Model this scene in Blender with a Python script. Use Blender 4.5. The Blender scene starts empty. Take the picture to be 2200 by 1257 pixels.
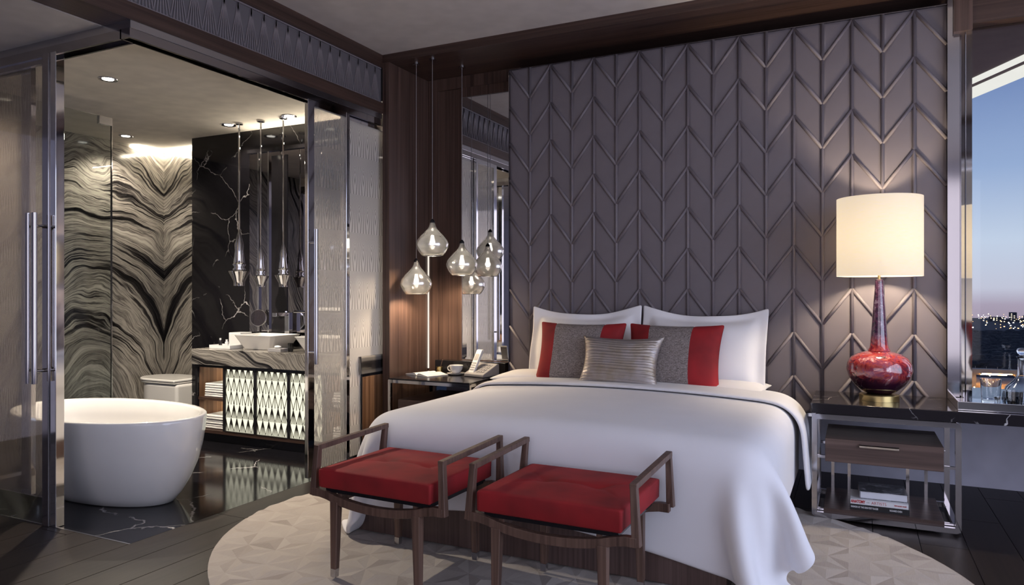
import bpy, bmesh, math, random
import numpy as np
from mathutils import Vector, Matrix, Euler
random.seed(7)
S = bpy.context.scene
COL = S.collection
PI = math.pi

# ------------------------------------------------------------------ camera
cam_d = bpy.data.cameras.new('camera')
cam = bpy.data.objects.new('camera', cam_d); COL.objects.link(cam)
cam_d.sensor_width = 36.0; cam_d.lens = 1533.0 / 2200.0 * 36.0
cam_d.clip_start = 0.05; cam_d.clip_end = 6000
cam.location = (0, 0, 1.2)
cam.rotation_euler = (PI / 2, 0, math.atan2(.4333, .9013))
S.camera = cam

# ------------------------------------------------------------------ colour management
S.view_settings.view_transform = 'Standard'
S.view_settings.look = 'None'
S.view_settings.gamma = 1.0
S.view_settings.use_curve_mapping = False
S.view_settings.exposure = 0.0
S.cycles.use_denoising = True
S.cycles.caustics_reflective = False
S.cycles.caustics_refractive = False
S.cycles.sample_clamp_indirect = 4.0
S.cycles.max_bounces = 7
S.cycles.diffuse_bounces = 3
S.cycles.glossy_bounces = 4
S.cycles.transmission_bounces = 6
S.cycles.use_adaptive_sampling = True
S.cycles.adaptive_threshold = 0.08
S.cycles.transparent_max_bounces = 16

# ------------------------------------------------------------------ world: dusk sky
W = bpy.data.worlds.new('dusk_sky'); S.world = W; W.use_nodes = True
nt = W.node_tree; nt.nodes.clear()
tc = nt.nodes.new('ShaderNodeTexCoord')
sx = nt.nodes.new('ShaderNodeSeparateXYZ'); nt.links.new(tc.outputs['Generated'], sx.inputs[0])
mr = nt.nodes.new('ShaderNodeMapRange'); mr.inputs['From Min'].default_value = -0.05; mr.inputs['From Max'].default_value = 0.60
nt.links.new(sx.outputs['Z'], mr.inputs['Value'])
rp = nt.nodes.new('ShaderNodeValToRGB'); nt.links.new(mr.outputs[0], rp.inputs['Fac'])
cr = rp.color_ramp
def stops(cr, lst):
    while len(cr.elements) < len(lst): cr.elements.new(0.5)
    for e, (p, c) in zip(cr.elements, lst): e.position = p; e.color = (*c, 1)
stops(cr, [(0.0, (.34, .26, .33)), (.055, (.44, .37, .47)), (.085, (.60, .60, .72)), (.17, (.60, .68, .83)),
           (.30, (.34, .45, .69)), (.48, (.15, .23, .47)), (1.0, (.06, .11, .28))])
bg = nt.nodes.new('ShaderNodeBackground'); nt.links.new(rp.outputs[0], bg.inputs[0]); bg.inputs[1].default_value = 1.0
wo = nt.nodes.new('ShaderNodeOutputWorld'); nt.links.new(bg.outputs[0], wo.inputs[0])

# ------------------------------------------------------------------ daylight entering by the large right-hand windows, and a rear fill
def area(name, loc, rot, sx_, sy_, power, col):
    l = bpy.data.lights.new(name, 'AREA'); l.shape = 'RECTANGLE'; l.size = sx_; l.size_y = sy_
    l.energy = power; l.color = col
    o = bpy.data.objects.new(name, l); COL.objects.link(o); o.location = loc; o.rotation_euler = rot
    return o
area('window_daylight', (2.32, 1.6, 1.5), (0, PI / 2, 0), 2.5, 4.6, 118, (.70, .77, 1.0))
area('rear_fill', (-0.3, -1.9, 1.5), (-PI / 2, 0, PI), 3.6, 2.4, 38, (.92, .86, .95))  # added frontal fill behind the camera; the wall there has no window

# ------------------------------------------------------------------ geometry helpers
class MB:
    def __init__(s): s.v = []; s.f = []
    def add(s, vs, fs):
        b = len(s.v); s.v += [tuple(map(float, p)) for p in vs]; s.f += [tuple(b + i for i in q) for q in fs]; return s
    def box(s, x0, x1, y0, y1, z0, z1):
        return s.add([(x0,y0,z0),(x1,y0,z0),(x1,y1,z0),(x0,y1,z0),(x0,y0,z1),(x1,y0,z1),(x1,y1,z1),(x0,y1,z1)],
                     [(3,2,1,0),(4,5,6,7),(0,1,5,4),(1,2,6,5),(2,3,7,6),(3,0,4,7)])
    def bar(s, a, b, wa, ha=None, wb=None, hb=None, up=(0,0,1)):
        ha = wa if ha is None else ha; wb = wa if wb is None else wb; hb = ha if hb is None else hb
        a = Vector(a); b = Vector(b); d = (b - a).normalized(); up = Vector(up)
        if abs(d.dot(up)) > .98: up = Vector((0, 1, 0))
        r = d.cross(up).normalized(); u = r.cross(d).normalized()
        vs = []
        for p, w, h in ((a, wa, ha), (b, wb, hb)):
            for i, j in ((-1,-1),(1,-1),(1,1),(-1,1)): vs.append(p + r * (i * w / 2) + u * (j * h / 2))
        return s.add(vs, [(0,1,2,3),(7,6,5,4),(0,4,5,1),(1,5,6,2),(2,6,7,3),(3,7,4,0)])
    def tube(s, pts, r, n=8, cap=True):
        pts = [Vector(p) for p in pts]; rs = r if isinstance(r, (list, tuple)) else [r] * len(pts)
        b = len(s.v); m = len(pts); prev = None
        for i, p in enumerate(pts):
            t = (pts[min(i + 1, m - 1)] - pts[max(i - 1, 0)]).normalized()
            if prev is None:
                q = Vector((0,0,1)) if abs(t.z) < .9 else Vector((1,0,0)); u = t.cross(q).normalized()
            else: u = (prev - t * prev.dot(t)).normalized()
            prev = u; w = t.cross(u)
            for k in range(n):
                a = 2 * PI * k / n; s.v.append(tuple(p + (u * math.cos(a) + w * math.sin(a)) * rs[i]))
        for i in range(m - 1):
            for k in range(n):
                k2 = (k + 1) % n
                s.f.append((b + i*n + k, b + i*n + k2, b + (i+1)*n + k2, b + (i+1)*n + k))
        if cap:
            s.f.append(tuple(b + k for k in reversed(range(n)))); s.f.append(tuple(b + (m-1)*n + k for k in range(n)))
        return s
    def lathe(s, prof, c=(0,0,0), n=32, sxy=(1,1)):
        b = len(s.v); m = len(prof)
        for r, z in prof:
            for k in range(n):
                a = 2 * PI * k / n
                s.v.append((c[0] + r * math.cos(a) * sxy[0], c[1] + r * math.sin(a) * sxy[1], c[2] + z))
        for i in range(m - 1):
            for k in range(n):
                k2 = (k + 1) % n; s.f.append((b+i*n+k, b+i*n+k2, b+(i+1)*n+k2, b+(i+1)*n+k))
        if prof[0][0] > 1e-6: s.f.append(tuple(b + k for k in reversed(range(n))))
        if prof[-1][0] > 1e-6: s.f.append(tuple(b + (m-1)*n + k for k in range(n)))
        return s
    def shell(s, prof, c=(0,0,0), n=32):
        """lathe without caps"""
        b = len(s.v); m = len(prof)
        for r, z in prof:
            for k in range(n):
                a = 2 * PI * k / n; s.v.append((c[0] + r*math.cos(a), c[1] + r*math.sin(a), c[2] + z))
        for i in range(m - 1):
            for k in range(n):
                k2 = (k + 1) % n; s.f.append((b+i*n+k, b+i*n+k2, b+(i+1)*n+k2, b+(i+1)*n+k))
        return s
    def prism(s, poly, z0, z1, axis='z'):
        n = len(poly); b = len(s.v)
        f = {'z': lambda p, h: (p[0], p[1], h), 'y': lambda p, h: (p[0], h, p[1]), 'x': lambda p, h: (h, p[0], p[1])}[axis]
        for h in (z0, z1):
            for p in poly: s.v.append(tuple(f(p, h)))
        s.f.append(tuple(b + i for i in reversed(range(n)))); s.f.append(tuple(b + n + i for i in range(n)))
        for i in range(n):
            j = (i + 1) % n; s.f.append((b + i, b + j, b + n + j, b + n + i))
        return s
    def mesh(s, name, off=(0,0,0)):
        me = bpy.data.meshes.new(name)
        vs = [(x - off[0], y - off[1], z - off[2]) for x, y, z in s.v] if any(off) else s.v
        me.from_pydata(vs, [], s.f); me.update()
        bm = bmesh.new(); bm.from_mesh(me); bmesh.ops.remove_doubles(bm, verts=bm.verts, dist=1e-6)
        bmesh.ops.recalc_face_normals(bm, faces=bm.faces); bm.to_mesh(me); bm.free()
        return me

def link(name, me, mat, parent=None):
    o = bpy.data.objects.new(name, me); COL.objects.link(o)
    if mat is not None and len(me.materials) == 0: me.materials.append(mat)
    if parent is not None: o.parent = parent
    return o
def obj(name, mb, mat, parent=None, smooth=False, bevel=0, seg=2, sub=0, origin=None):
    """links mb as one mesh; a child's vertices are written in world space and moved into its parent's space"""
    off = (0, 0, 0)
    if parent is not None:
        r = parent
        off = Vector((0, 0, 0))
        while r is not None: off = off + r.location; r = r.parent
        off = tuple(off)
    elif origin is not None: off = tuple(origin)
    o = link(name, mb.mesh(name, off), mat, parent)
    if origin is not None and parent is None: o.location = origin
    finish(o, smooth, bevel, seg, sub)
    return o
def lobj(name, mb, mat, parent, smooth=False, bevel=0, seg=2, sub=0):
    """a child whose vertices are already in the parent's space"""
    o = link(name, mb.mesh(name), mat, parent); finish(o, smooth, bevel, seg, sub); return o
def finish(o, smooth, bevel, seg, sub):
    me = o.data
    if smooth or bevel:
        me.polygons.foreach_set('use_smooth', [True] * len(me.polygons))
    if bevel:
        m = o.modifiers.new('bevel', 'BEVEL'); m.width = bevel; m.segments = seg; m.limit_method = 'ANGLE'; m.angle_limit = .6
        m.harden_normals = True
    if sub:
        m = o.modifiers.new('sub', 'SUBSURF'); m.levels = sub; m.render_levels = sub
    if smooth == 'angle' :
        me.set_sharp_from_angle(angle=math.radians(40))
def tag(o, label, cat, group=None):
    o['label'] = label; o['category'] = cat
    if group: o['group'] = group
    return o
def thing(name, label, cat, loc=(0,0,0), rz=0, group=None):
    o = bpy.data.objects.new(name, None); COL.objects.link(o); o.location = loc; o.rotation_euler = (0, 0, rz)
    o.empty_display_size = .1
    return tag(o, label, cat, group)
def struct(name, mb, mat, **k):
    o = obj(name, mb, mat, **k); o['kind'] = 'structure'; return o
def sempty(name, loc=(0,0,0)):
    o = bpy.data.objects.new(name, None); COL.objects.link(o); o.location = loc; o['kind'] = 'structure'; return o
def dup(root, loc, rz=None, label=None):
    r = root.copy(); COL.objects.link(r); r.location = loc
    if rz is not None: r.rotation_euler = (0, 0, rz)
    if label: r['label'] = label
    for ch in list(root.children):
        c = ch.copy(); COL.objects.link(c); c.parent = r
        for g in list(ch.children):
            d = g.copy(); COL.objects.link(d); d.parent = c
    return r
B = lambda *a: MB().box(*a)

# ------------------------------------------------------------------ materials
def newmat(name):
    m = bpy.data.materials.new(name); m.use_nodes = True; nt = m.node_tree; nt.nodes.clear()
    o = nt.nodes.new('ShaderNodeOutputMaterial'); return m, nt, o
def nd(nt, t, ins=None, **props):
    n = nt.nodes.new(t)
    for k, v in props.items(): setattr(n, k, v)
    for k, v in (ins or {}).items():
        if isinstance(v, bpy.types.NodeSocket): nt.links.new(v, n.inputs[k])
        else: n.inputs[k].default_value = v
    return n
def math_(nt, op, a, b=None):
    n = nt.nodes.new('ShaderNodeMath'); n.operation = op
    for i, v in enumerate((a, b)):
        if v is None: continue
        if isinstance(v, bpy.types.NodeSocket): nt.links.new(v, n.inputs[i])
        else: n.inputs[i].default_value = v
    return n.outputs[0]
def c4(c): return (c[0], c[1], c[2], 1)
def pbsdf(nt, out, **k):
    b = nt.nodes.new('ShaderNodeBsdfPrincipled')
    for kk, v in k.items():
        kk = {'color': 'Base Color', 'rough': 'Roughness', 'metal': 'Metallic', 'normal': 'Normal', 'spec': 'Specular IOR Level',
              'coat': 'Coat Weight', 'coatr': 'Coat Roughness', 'sheen': 'Sheen Weight', 'sheenr': 'Sheen Roughness', 'trans': 'Transmission Weight', 'ior': 'IOR',
              'emis': 'Emission Color', 'es': 'Emission Strength'}.get(kk, kk)
        if isinstance(v, bpy.types.NodeSocket): nt.links.new(v, b.inputs[kk])
        else:
            if kk in ('Base Color', 'Emission Color'): v = c4(v)
            b.inputs[kk].default_value = v
    nt.links.new(b.outputs[0], out.inputs[0]); return b
def ramp(nt, fac, lst, interp='LINEAR'):
    n = nt.nodes.new('ShaderNodeValToRGB'); nt.links.new(fac, n.inputs[0]); n.color_ramp.interpolation = interp
    stops(n.color_ramp, lst); return n.outputs[0]
def ocoord(nt, scale=(1,1,1), rot=(0,0,0), loc=(0,0,0), world=False):
    if world: c = nd(nt, 'ShaderNodeNewGeometry').outputs['Position']
    else: c = nd(nt, 'ShaderNodeTexCoord').outputs['Object']
    return nd(nt, 'ShaderNodeMapping', {'Vector': c, 'Scale': scale, 'Rotation': rot, 'Location': loc}).outputs[0]
def noise(nt, vec, scale=5, detail=4, rough=.5, dist=0):
    return nd(nt, 'ShaderNodeTexNoise', {'Vector': vec, 'Scale': scale, 'Detail': detail, 'Roughness': rough, 'Distortion': dist}).outputs['Fac']
def bump(nt, h, strength=.3, dist=.01):
    return nd(nt, 'ShaderNodeBump', {'Height': h, 'Strength': strength, 'Distance': dist}).outputs[0]
def plain(name, col, rough=.5, metal=0, var=0.06, vs=8, **k):
    """a plain finish with a slight procedural mottling"""
    m, nt, o = newmat(name)
    f = noise(nt, ocoord(nt), vs, 1)
    lo = tuple(max(0, c * (1 - var)) for c in col); hi = tuple(c * (1 + var) for c in col)
    pbsdf(nt, o, color=ramp(nt, f, [(.3, lo), (.7, hi)]), rough=rough, metal=metal, **k); return m
def wood(name, dark, light, axis='z', rough=.38, freq=60, world=False, spec=.4):
    m, nt, o = newmat(name)
    sc = {'x': (.9, freq, freq), 'y': (freq, .9, freq), 'z': (freq, freq, .9)}[axis]
    v = ocoord(nt, sc, world=world)
    f1 = noise(nt, v, 1.0, 3, .6)
    sc2 = tuple(s * .22 for s in sc); f2 = noise(nt, ocoord(nt, sc2, world=world), 1.0, 3, .5, .4)
    f = math_(nt, 'ADD', math_(nt, 'MULTIPLY', f1, .6), math_(nt, 'MULTIPLY', f2, .4))
    mid = tuple((a + b) / 2 for a, b in zip(dark, light))
    pbsdf(nt, o, color=ramp(nt, f, [(.34, dark), (.5, mid), (.66, light)]), rough=rough, spec=spec); return m
def chrome(name, col=(.78,.78,.80), rough=.06):
    m, nt, o = newmat(name); f = noise(nt, ocoord(nt), 6, 2)
    r = nd(nt, 'ShaderNodeMapRange', {'Value': f, 'To Min': rough * .7, 'To Max': rough * 1.3}).outputs[0]
    pbsdf(nt, o, color=col, metal=1.0, rough=r); return m
def emit(name, col, s, sample=True):
    m, nt, o = newmat(name)
    if not sample: m.cycles.emission_sampling = 'NONE'      # too many tiny far lamps to sample one by one
    f = noise(nt, ocoord(nt), 3, 1)
    c = ramp(nt, f, [(.2, tuple(x * .95 for x in col)), (.8, col)])
    e = nd(nt, 'ShaderNodeEmission', {'Color': c, 'Strength': s}); nt.links.new(e.outputs[0], o.inputs[0]); return m
def thin_glass(name, tint=(.95,.97,.98), refl=.10):
    m, nt, o = newmat(name)
    t = nd(nt, 'ShaderNodeBsdfTransparent', {'Color': c4(tint)})
    g = nd(nt, 'ShaderNodeBsdfGlossy', {'Color': (1,1,1,1), 'Roughness': .02})
    lw = nd(nt, 'ShaderNodeLayerWeight', {'Blend': .25}).outputs['Fresnel']
    fac = math_(nt, 'MULTIPLY', lw, refl * 6)
    fac = math_(nt, 'MINIMUM', fac, .9)
    mx = nd(nt, 'ShaderNodeMixShader', {0: fac, 1: t.outputs[0], 2: g.outputs[0]}); nt.links.new(mx.outputs[0], o.inputs[0]); return m
def real_glass(name, col=(1,1,1), rough=0.0):
    m, nt, o = newmat(name)
    f = noise(nt, ocoord(nt), 20, 1)
    pbsdf(nt, o, color=col, rough=rough, trans=1.0, ior=1.45, normal=bump(nt, f, .02, .002)); return m
def fan_pattern(nt, axis, cw, ch, lines):
    """fan and diamond line print: returns a 0..1 line mask in the plane (axis, z)"""
    g = nd(nt, 'ShaderNodeNewGeometry').outputs['Position']
    s = nd(nt, 'ShaderNodeSeparateXYZ', {0: g})
    u = math_(nt, 'DIVIDE', s.outputs[axis], cw); v = math_(nt, 'DIVIDE', s.outputs['Z'], ch)
    row = math_(nt, 'FLOOR', v); odd = math_(nt, 'MODULO', row, 2.0)
    u = math_(nt, 'ADD', u, math_(nt, 'MULTIPLY', odd, .5))
    p = math_(nt, 'ABSOLUTE', math_(nt, 'SUBTRACT', math_(nt, 'FRACT', u), .5))
    q = math_(nt, 'SUBTRACT', 1.0, math_(nt, 'FRACT', v)); q = math_(nt, 'ADD', math_(nt, 'MULTIPLY', q, .5), .02)
    r = math_(nt, 'DIVIDE', p, q)
    w = math_(nt, 'ABSOLUTE', math_(nt, 'SUBTRACT', math_(nt, 'FRACT', math_(nt, 'MULTIPLY', r, lines)), .5))
    return nd(nt, 'ShaderNodeMapRange', {'Value': w, 'From Min': .24, 'From Max': .44}, interpolation_type='SMOOTHSTEP').outputs[0]
def frosted(name, axis, tr_lo=.74, tr_hi=.38, haze=(.78,.74,.72)):
    m, nt, o = newmat(name)
    mask = fan_pattern(nt, axis, .095, .27, 1.5)
    t = nd(nt, 'ShaderNodeBsdfTransparent', {'Color': (.95,.93,.9,1)})
    hz = ramp(nt, mask, [(.0, haze), (1.0, tuple(h * .42 for h in haze))])
    d = nd(nt, 'ShaderNodeBsdfDiffuse', {'Color': hz})
    tl = nd(nt, 'ShaderNodeBsdfTranslucent', {'Color': hz})
    dd = nd(nt, 'ShaderNodeMixShader', {0: .5, 1: d.outputs[0], 2: tl.outputs[0]})
    fac = nd(nt, 'ShaderNodeMapRange', {'Value': mask, 'To Min': 1 - tr_lo, 'To Max': 1 - tr_hi}).outputs[0]
    mx = nd(nt, 'ShaderNodeMixShader', {0: fac, 1: t.outputs[0], 2: dd.outputs[0]})
    g = nd(nt, 'ShaderNodeBsdfGlossy', {'Roughness': .04, 'Color': (1,1,1,1)})
    lw = nd(nt, 'ShaderNodeLayerWeight', {'Blend': .3}).outputs['Fresnel']
    fr = math_(nt, 'MINIMUM', math_(nt, 'MULTIPLY', lw, .3), .3)
    m2 = nd(nt, 'ShaderNodeMixShader', {0: fr, 1: mx.outputs[0], 2: g.outputs[0]}); nt.links.new(m2.outputs[0], o.inputs[0]); return m
def onyx(name, u_axis, u_scale, u_off, cu, cz, freq=8.0, squash=1.15):
    """banded onyx: bands follow warped arcs about (cu, cz) in the plane (u, z)"""
    m, nt, o = newmat(name)
    s = nd(nt, 'ShaderNodeSeparateXYZ', {0: nd(nt, 'ShaderNodeNewGeometry').outputs['Position']})
    u = math_(nt, 'ADD', math_(nt, 'MULTIPLY', s.outputs[u_axis], u_scale), u_off)
    vec = nd(nt, 'ShaderNodeCombineXYZ', {0: u, 1: s.outputs['Z'], 2: .3}).outputs[0]
    w1 = noise(nt, vec, .95, 2, .45); w2 = noise(nt, vec, 7, 4, .6); w3 = noise(nt, vec, 2.6, 2, .5)
    du = math_(nt, 'MULTIPLY', math_(nt, 'SUBTRACT', u, cu), squash); dz = math_(nt, 'SUBTRACT', s.outputs['Z'], cz)
    r = math_(nt, 'SQRT', math_(nt, 'ADD', math_(nt, 'MULTIPLY', du, du), math_(nt, 'MULTIPLY', dz, dz)))
    r = math_(nt, 'ADD', r, math_(nt, 'MULTIPLY', w1, .9)); r = math_(nt, 'ADD', r, math_(nt, 'MULTIPLY', w2, .022)); r = math_(nt, 'ADD', r, math_(nt, 'MULTIPLY', w3, .16))
    v1 = nd(nt, 'ShaderNodeCombineXYZ', {0: math_(nt, 'MULTIPLY', r, freq), 1: math_(nt, 'MULTIPLY', u, .35), 2: math_(nt, 'MULTIPLY', s.outputs['Z'], .35)}).outputs[0]
    n1 = nd(nt, 'ShaderNodeTexNoise', {'Vector': v1, 'Scale': 1.0, 'Detail': 6, 'Roughness': .66}).outputs['Fac']
    n2 = nd(nt, 'ShaderNodeTexNoise', {'Vector': v1, 'Scale': 5.0, 'Detail': 4, 'Roughness': .6}).outputs['Fac']
    n1 = math_(nt, 'ADD', math_(nt, 'MULTIPLY', n1, .70), math_(nt, 'MULTIPLY', n2, .30))
    col = ramp(nt, n1, [(.39, (.006,.0055,.006)), (.45, (.026,.023,.023)), (.475, (.16,.148,.135)), (.505, (.32,.295,.26)), (.535, (.085,.077,.070)),
                        (.565, (.25,.23,.205)), (.63, (.46,.425,.375))])
    pbsdf(nt, o, color=col, rough=.12, spec=.5); return m
def marble(name, base=(.006,.0055,.007), vein=(.55,.52,.52), scale=1.3, thr=.008, rough=.07, plane=None):
    m, nt, o = newmat(name)
    v = ocoord(nt, world=True)
    n = nd(nt, 'ShaderNodeTexNoise', {'Vector': v, 'Scale': 2.2, 'Detail': 6, 'Roughness': .6}).outputs['Color']
    vv = nd(nt, 'ShaderNodeMix', {0: .22, 4: v, 5: n}, data_type='VECTOR').outputs[1]
    vo = nd(nt, 'ShaderNodeTexVoronoi', {'Vector': vv, 'Scale': scale * 2.4}, feature='DISTANCE_TO_EDGE').outputs['Distance']
    l = nd(nt, 'ShaderNodeMapRange', {'Value': vo, 'From Min': 0, 'From Max': thr, 'To Min': 1, 'To Max': 0}).outputs[0]
    mk = nd(nt, 'ShaderNodeMapRange', {'Value': noise(nt, v, 2.6, 3), 'From Min': .47, 'From Max': .62}).outputs[0]
    f = math_(nt, 'MULTIPLY', l, mk)
    cloud = ramp(nt, noise(nt, v, 3, 4), [(.3, base), (.75, tuple(c * 1.5 for c in base))])
    mix = nd(nt, 'ShaderNodeMix', {0: f, 6: cloud, 7: c4(vein)}, data_type='RGBA').outputs[2]
    pbsdf(nt, o, color=mix, rough=rough, spec=.42); return m
def cloth(name, col, rough=.85, scale=500, sheen=.2, b=.15, var=.05):
    m, nt, o = newmat(name)
    g = noise(nt, ocoord(nt), 6, 2)
    extra = {'normal': bump(nt, noise(nt, ocoord(nt), scale, 1), b, .001)} if b > .09 else {}
    lo = tuple(c * (1 - var) for c in col); hi = tuple(min(1, c * (1 + var)) for c in col)
    pbsdf(nt, o, color=ramp(nt, g, [(.3, lo), (.7, hi)]), rough=rough, sheen=sheen, sheenr=.5, **extra); return m

M = {}
M['wood'] = wood('walnut_veneer', (.032,.017,.013), (.125,.074,.057), 'z')
M['wood_x'] = wood('walnut_veneer_long', (.026,.0135,.010), (.088,.050,.038), 'x')
M['wood_y'] = wood('walnut_veneer_beam', (.026,.0135,.010), (.080,.046,.035), 'y')
M['wood_drawer'] = wood('walnut_drawer', (.035,.020,.017), (.125,.080,.065), 'x', freq=45)
M['wood_stool'] = wood('walnut_stool', (.050,.026,.019), (.165,.098,.072), 'z', rough=.42, freq=80)
M['wood_base'] = wood('walnut_bed_base', (.045,.026,.023), (.125,.080,.070), 'z', freq=70)
M['plank'] = wood('dark_oak_plank', (.0085,.0060,.0058), (.022,.0155,.0140), 'y', rough=.42, freq=45, world=True, spec=.22)
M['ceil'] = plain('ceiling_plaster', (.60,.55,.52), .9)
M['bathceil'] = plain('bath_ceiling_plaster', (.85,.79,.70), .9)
M['wall'] = plain('painted_wall', (.60,.58,.68), .8)
M['dark'] = plain('dark_void', (.012,.011,.012), .7)
M['chrome'] = chrome('polished_chrome')
M['chrome_mid'] = chrome('nightstand_chrome', (.58,.57,.60), .07)
M['chrome_dark'] = chrome('smoked_chrome', (.42,.40,.41), .10)
M['steel'] = chrome('brushed_steel', (.55,.54,.56), .22)
M['brass'] = chrome('satin_brass', (.62,.47,.20), .28)
M['mirror'] = chrome('mirror_silver', (.80,.80,.82), .012)
M['mirror_smoke'] = chrome('mirror_smoked', (.40,.375,.39), .012)
M['marble'] = marble('black_marble')
M['marble_floor'] = marble('black_marble_floor', scale=.8, thr=.010, rough=.10)
M['marble_slab'] = marble('black_marble_slab', base=(.012,.010,.012), scale=3.0, thr=.02, rough=.09)
M['onyx_l'] = onyx('onyx_wall', 'Y', 1.0, 0.0, 4.12, -.35, 8.5, 1.75)
M['onyx_b'] = onyx('onyx_wall_bookmatched', 'X', -1.0, -1.3, 4.12, -.35, 8.5, 1.75)
M['onyx_c'] = onyx('onyx_counter', 'X', .8, 0.0, -4.1, -.2, freq=11, squash=.9)
M['porc'] = plain('white_porcelain', (.80,.78,.76), .08, var=.01, coat=.5)
M['white'] = plain('white_plastic', (.78,.78,.78), .25, var=.01)
M['black'] = plain('black_lacquer', (.012,.011,.013), .15)
M['grey_pl'] = plain('grey_plastic', (.30,.29,.30), .35)
M['duvet'] = cloth('white_duvet_cotton', (.72,.705,.725), .8, 350, .15, .05, .015)
M['pillow'] = cloth('white_pillow_cotton', (.80,.775,.77), .8, 350, .15, .05, .02)
M['towel'] = cloth('white_towel', (.78,.76,.73), .95, 260, .4, .5)
M['red'] = cloth('red_velvet', (.25,.0060,.009), .8, 220, .0, .2, .30)
M['leather'] = cloth('taupe_leather', (.155,.132,.142), .58, 160, .0, .08, .04)
M['glass'] = thin_glass('clear_glass')
M['glass_shower'] = thin_glass('shower_glass', (.86,.88,.87), .12)
M['glass_dark'] = thin_glass('smoked_glass', (.18,.17,.18), .22)
M['crystal'] = real_glass('crystal')
M['frost_y'] = frosted('fan_print_glass', 'Y', .32, .20, (.90,.87,.86))
M['frost_clear'] = frosted('fan_print_glass_light', 'Y', .74, .50, (.86,.83,.82))
M['frost_x'] = frosted('fan_print_glass_side', 'X', .92, .74, (.55,.49,.45))
M['led'] = emit('led_strip', (1.0,.93,.82), .95)
M['led_bath'] = emit('led_bath', (1.0,.88,.68), 70.0)
M['down'] = emit('downlight_lens', (1.0,.95,.85), 12.0)

# ================================================================== STRUCTURE
XP = -3.12            # plane of the bathroom partition
# ---- floor: dark planks laid along Y on a dark screed
fl = struct('floor', B(-6.3, 2.4, -2.0, 5.35, -.06, -.012), M['dark'])
def plank_mesh(w, l, key, cache={}):
    k = (round(w, 4), round(l, 4))
    if k not in cache:
        b = .0012
        mb = MB().add([(b,b,-.012),(w-b,b,-.012),(w-b,l-b,-.012),(b,l-b,-.012),(b,b,-.0012),(w-b,b,-.0012),(w-b,l-b,-.0012),(b,l-b,-.0012),
                       (2*b,2*b,0),(w-2*b,2*b,0),(w-2*b,l-2*b,0),(2*b,l-2*b,0)],
                      [(0,1,5,4),(1,2,6,5),(2,3,7,6),(3,0,4,7),(4,5,9,8),(5,6,10,9),(6,7,11,10),(7,4,8,11),(8,9,10,11)])
        me = mb.mesh('plank'); me.materials.append(M['plank']); cache[k] = me
    return cache[k]
PW, PL = .20, 1.9
def lay(x0, x1, y0, y1):
    i = 0; x = x0
    while x < x1 - .01:
        w = min(PW, x1 - x); y = y0 - ((i * 0.73) % 1.0) * PL; 
        while y < y1 - .02:
            a = max(y, y0); b_ = min(y + PL, y1)
            if b_ - a > .03:
                o = link('plank', plank_mesh(w, b_ - a, 0), None, fl); o.location = (x, a, 0)
            y += PL
        x += PW; i += 1
lay(XP, 2.28, .9, 5.21)
lay(-5.72, XP, .9, 2.28)
struct('floor_bathroom', B(-6.2, XP, 2.28, 4.9, -.012, 0.0), M['marble_floor'])
struct('trim_1', B(-6.2, XP + .004, 2.272, 2.28, -.01, .0015), M['steel'])        # metal threshold strips

# ---- ceilings
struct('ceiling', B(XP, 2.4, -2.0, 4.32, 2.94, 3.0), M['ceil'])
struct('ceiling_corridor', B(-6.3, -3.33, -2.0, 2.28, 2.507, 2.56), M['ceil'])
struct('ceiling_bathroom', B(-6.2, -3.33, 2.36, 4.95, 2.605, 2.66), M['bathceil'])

# ---- walls out of sight that close the room
struct('wall_front', B(-6.3, 2.4, -2.1, -2.0, 0, 3.0), M['wall'])
struct('wall_corridor', B(-6.4, -6.2, -2.0, 2.28, 0, 2.6), M['wall'])
wr = struct('wall_right', MB().box(2.35, 2.45, -2.0, -.75, 0, 3.0).box(2.35, 2.45, 3.95, 5.3, 0, 3.0).box(2.35, 2.45, -.75, 3.95, 2.8, 3.0), M['wall'])
w2 = sempty('window_2', (2.4, 1.6, 0))
for k in range(5):
    y = -.75 + k * 1.175; obj('mullion', B(2.36, 2.44, y - .03, y + .03, 0, 2.8), M['chrome_dark'], w2)
obj('sill', B(2.36, 2.44, -.75, 3.95, 0, .06), M['chrome_dark'], w2)
for k in range(4):
    y = -.75 + k * 1.175; obj('pane', B(2.398, 2.402, y + .03, y + 1.145, .06, 2.8), M['glass'], w2)

# ---- bathroom walls
struct('wall_bathroom_left', B(-6.3, -6.2, 2.28, 5.0, 0, 2.62), M['onyx_l'])
struct('wall_bathroom_rear', B(-6.2, -5.45, 4.9, 5.0, 0, 2.62), M['onyx_b'])
struct('wall_bathroom_vanity', B(-5.45, XP - .0, 4.6, 5.0, 0, 2.605), M['marble'])
struct('trim_2', B(-5.57, -5.452, 4.70, 4.88, 1.12, 2.17), M['marble'], bevel=.004)   # black cladding box beside the onyx
# light coves along the top of the onyx
struct('trim_3', B(-6.17, -5.60, 4.862, 4.888, 2.588, 2.602), M['led_bath'])
struct('trim_4', B(-6.188, -6.165, 4.55, 4.85, 2.588, 2.602), M['led_bath'])

# ---- headwall: deep upper wall, set-back lower wall
struct('wall_back', B(XP, .45, 4.85, 5.30, .46, 2.94), M['wood'])
struct('wall_back_lower', B(XP, 2.4, 5.21, 5.30, 0, .56), M['wall'])
# ---- walnut portal
struct('trim_5', B(XP, -3.06, 4.30, 4.85, 0, 2.88), M['wood'], bevel=.002)
struct('trim_6', B(XP, 2.35, 4.30, 4.85, 2.88, 2.94), M['wood_x'])
# shallow frame on the wood behind the left nightstand
struct('trim_7', MB().box(-3.055, -2.97, 4.825, 4.85, .46, 2.88).box(-2.97, -2.25, 4.825, 4.85, 2.79, 2.88), M['wood'])
led = struct('trim_8', B(-3.058, -3.049, 4.815, 4.824, .60, 1.62), M['led'])
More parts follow.
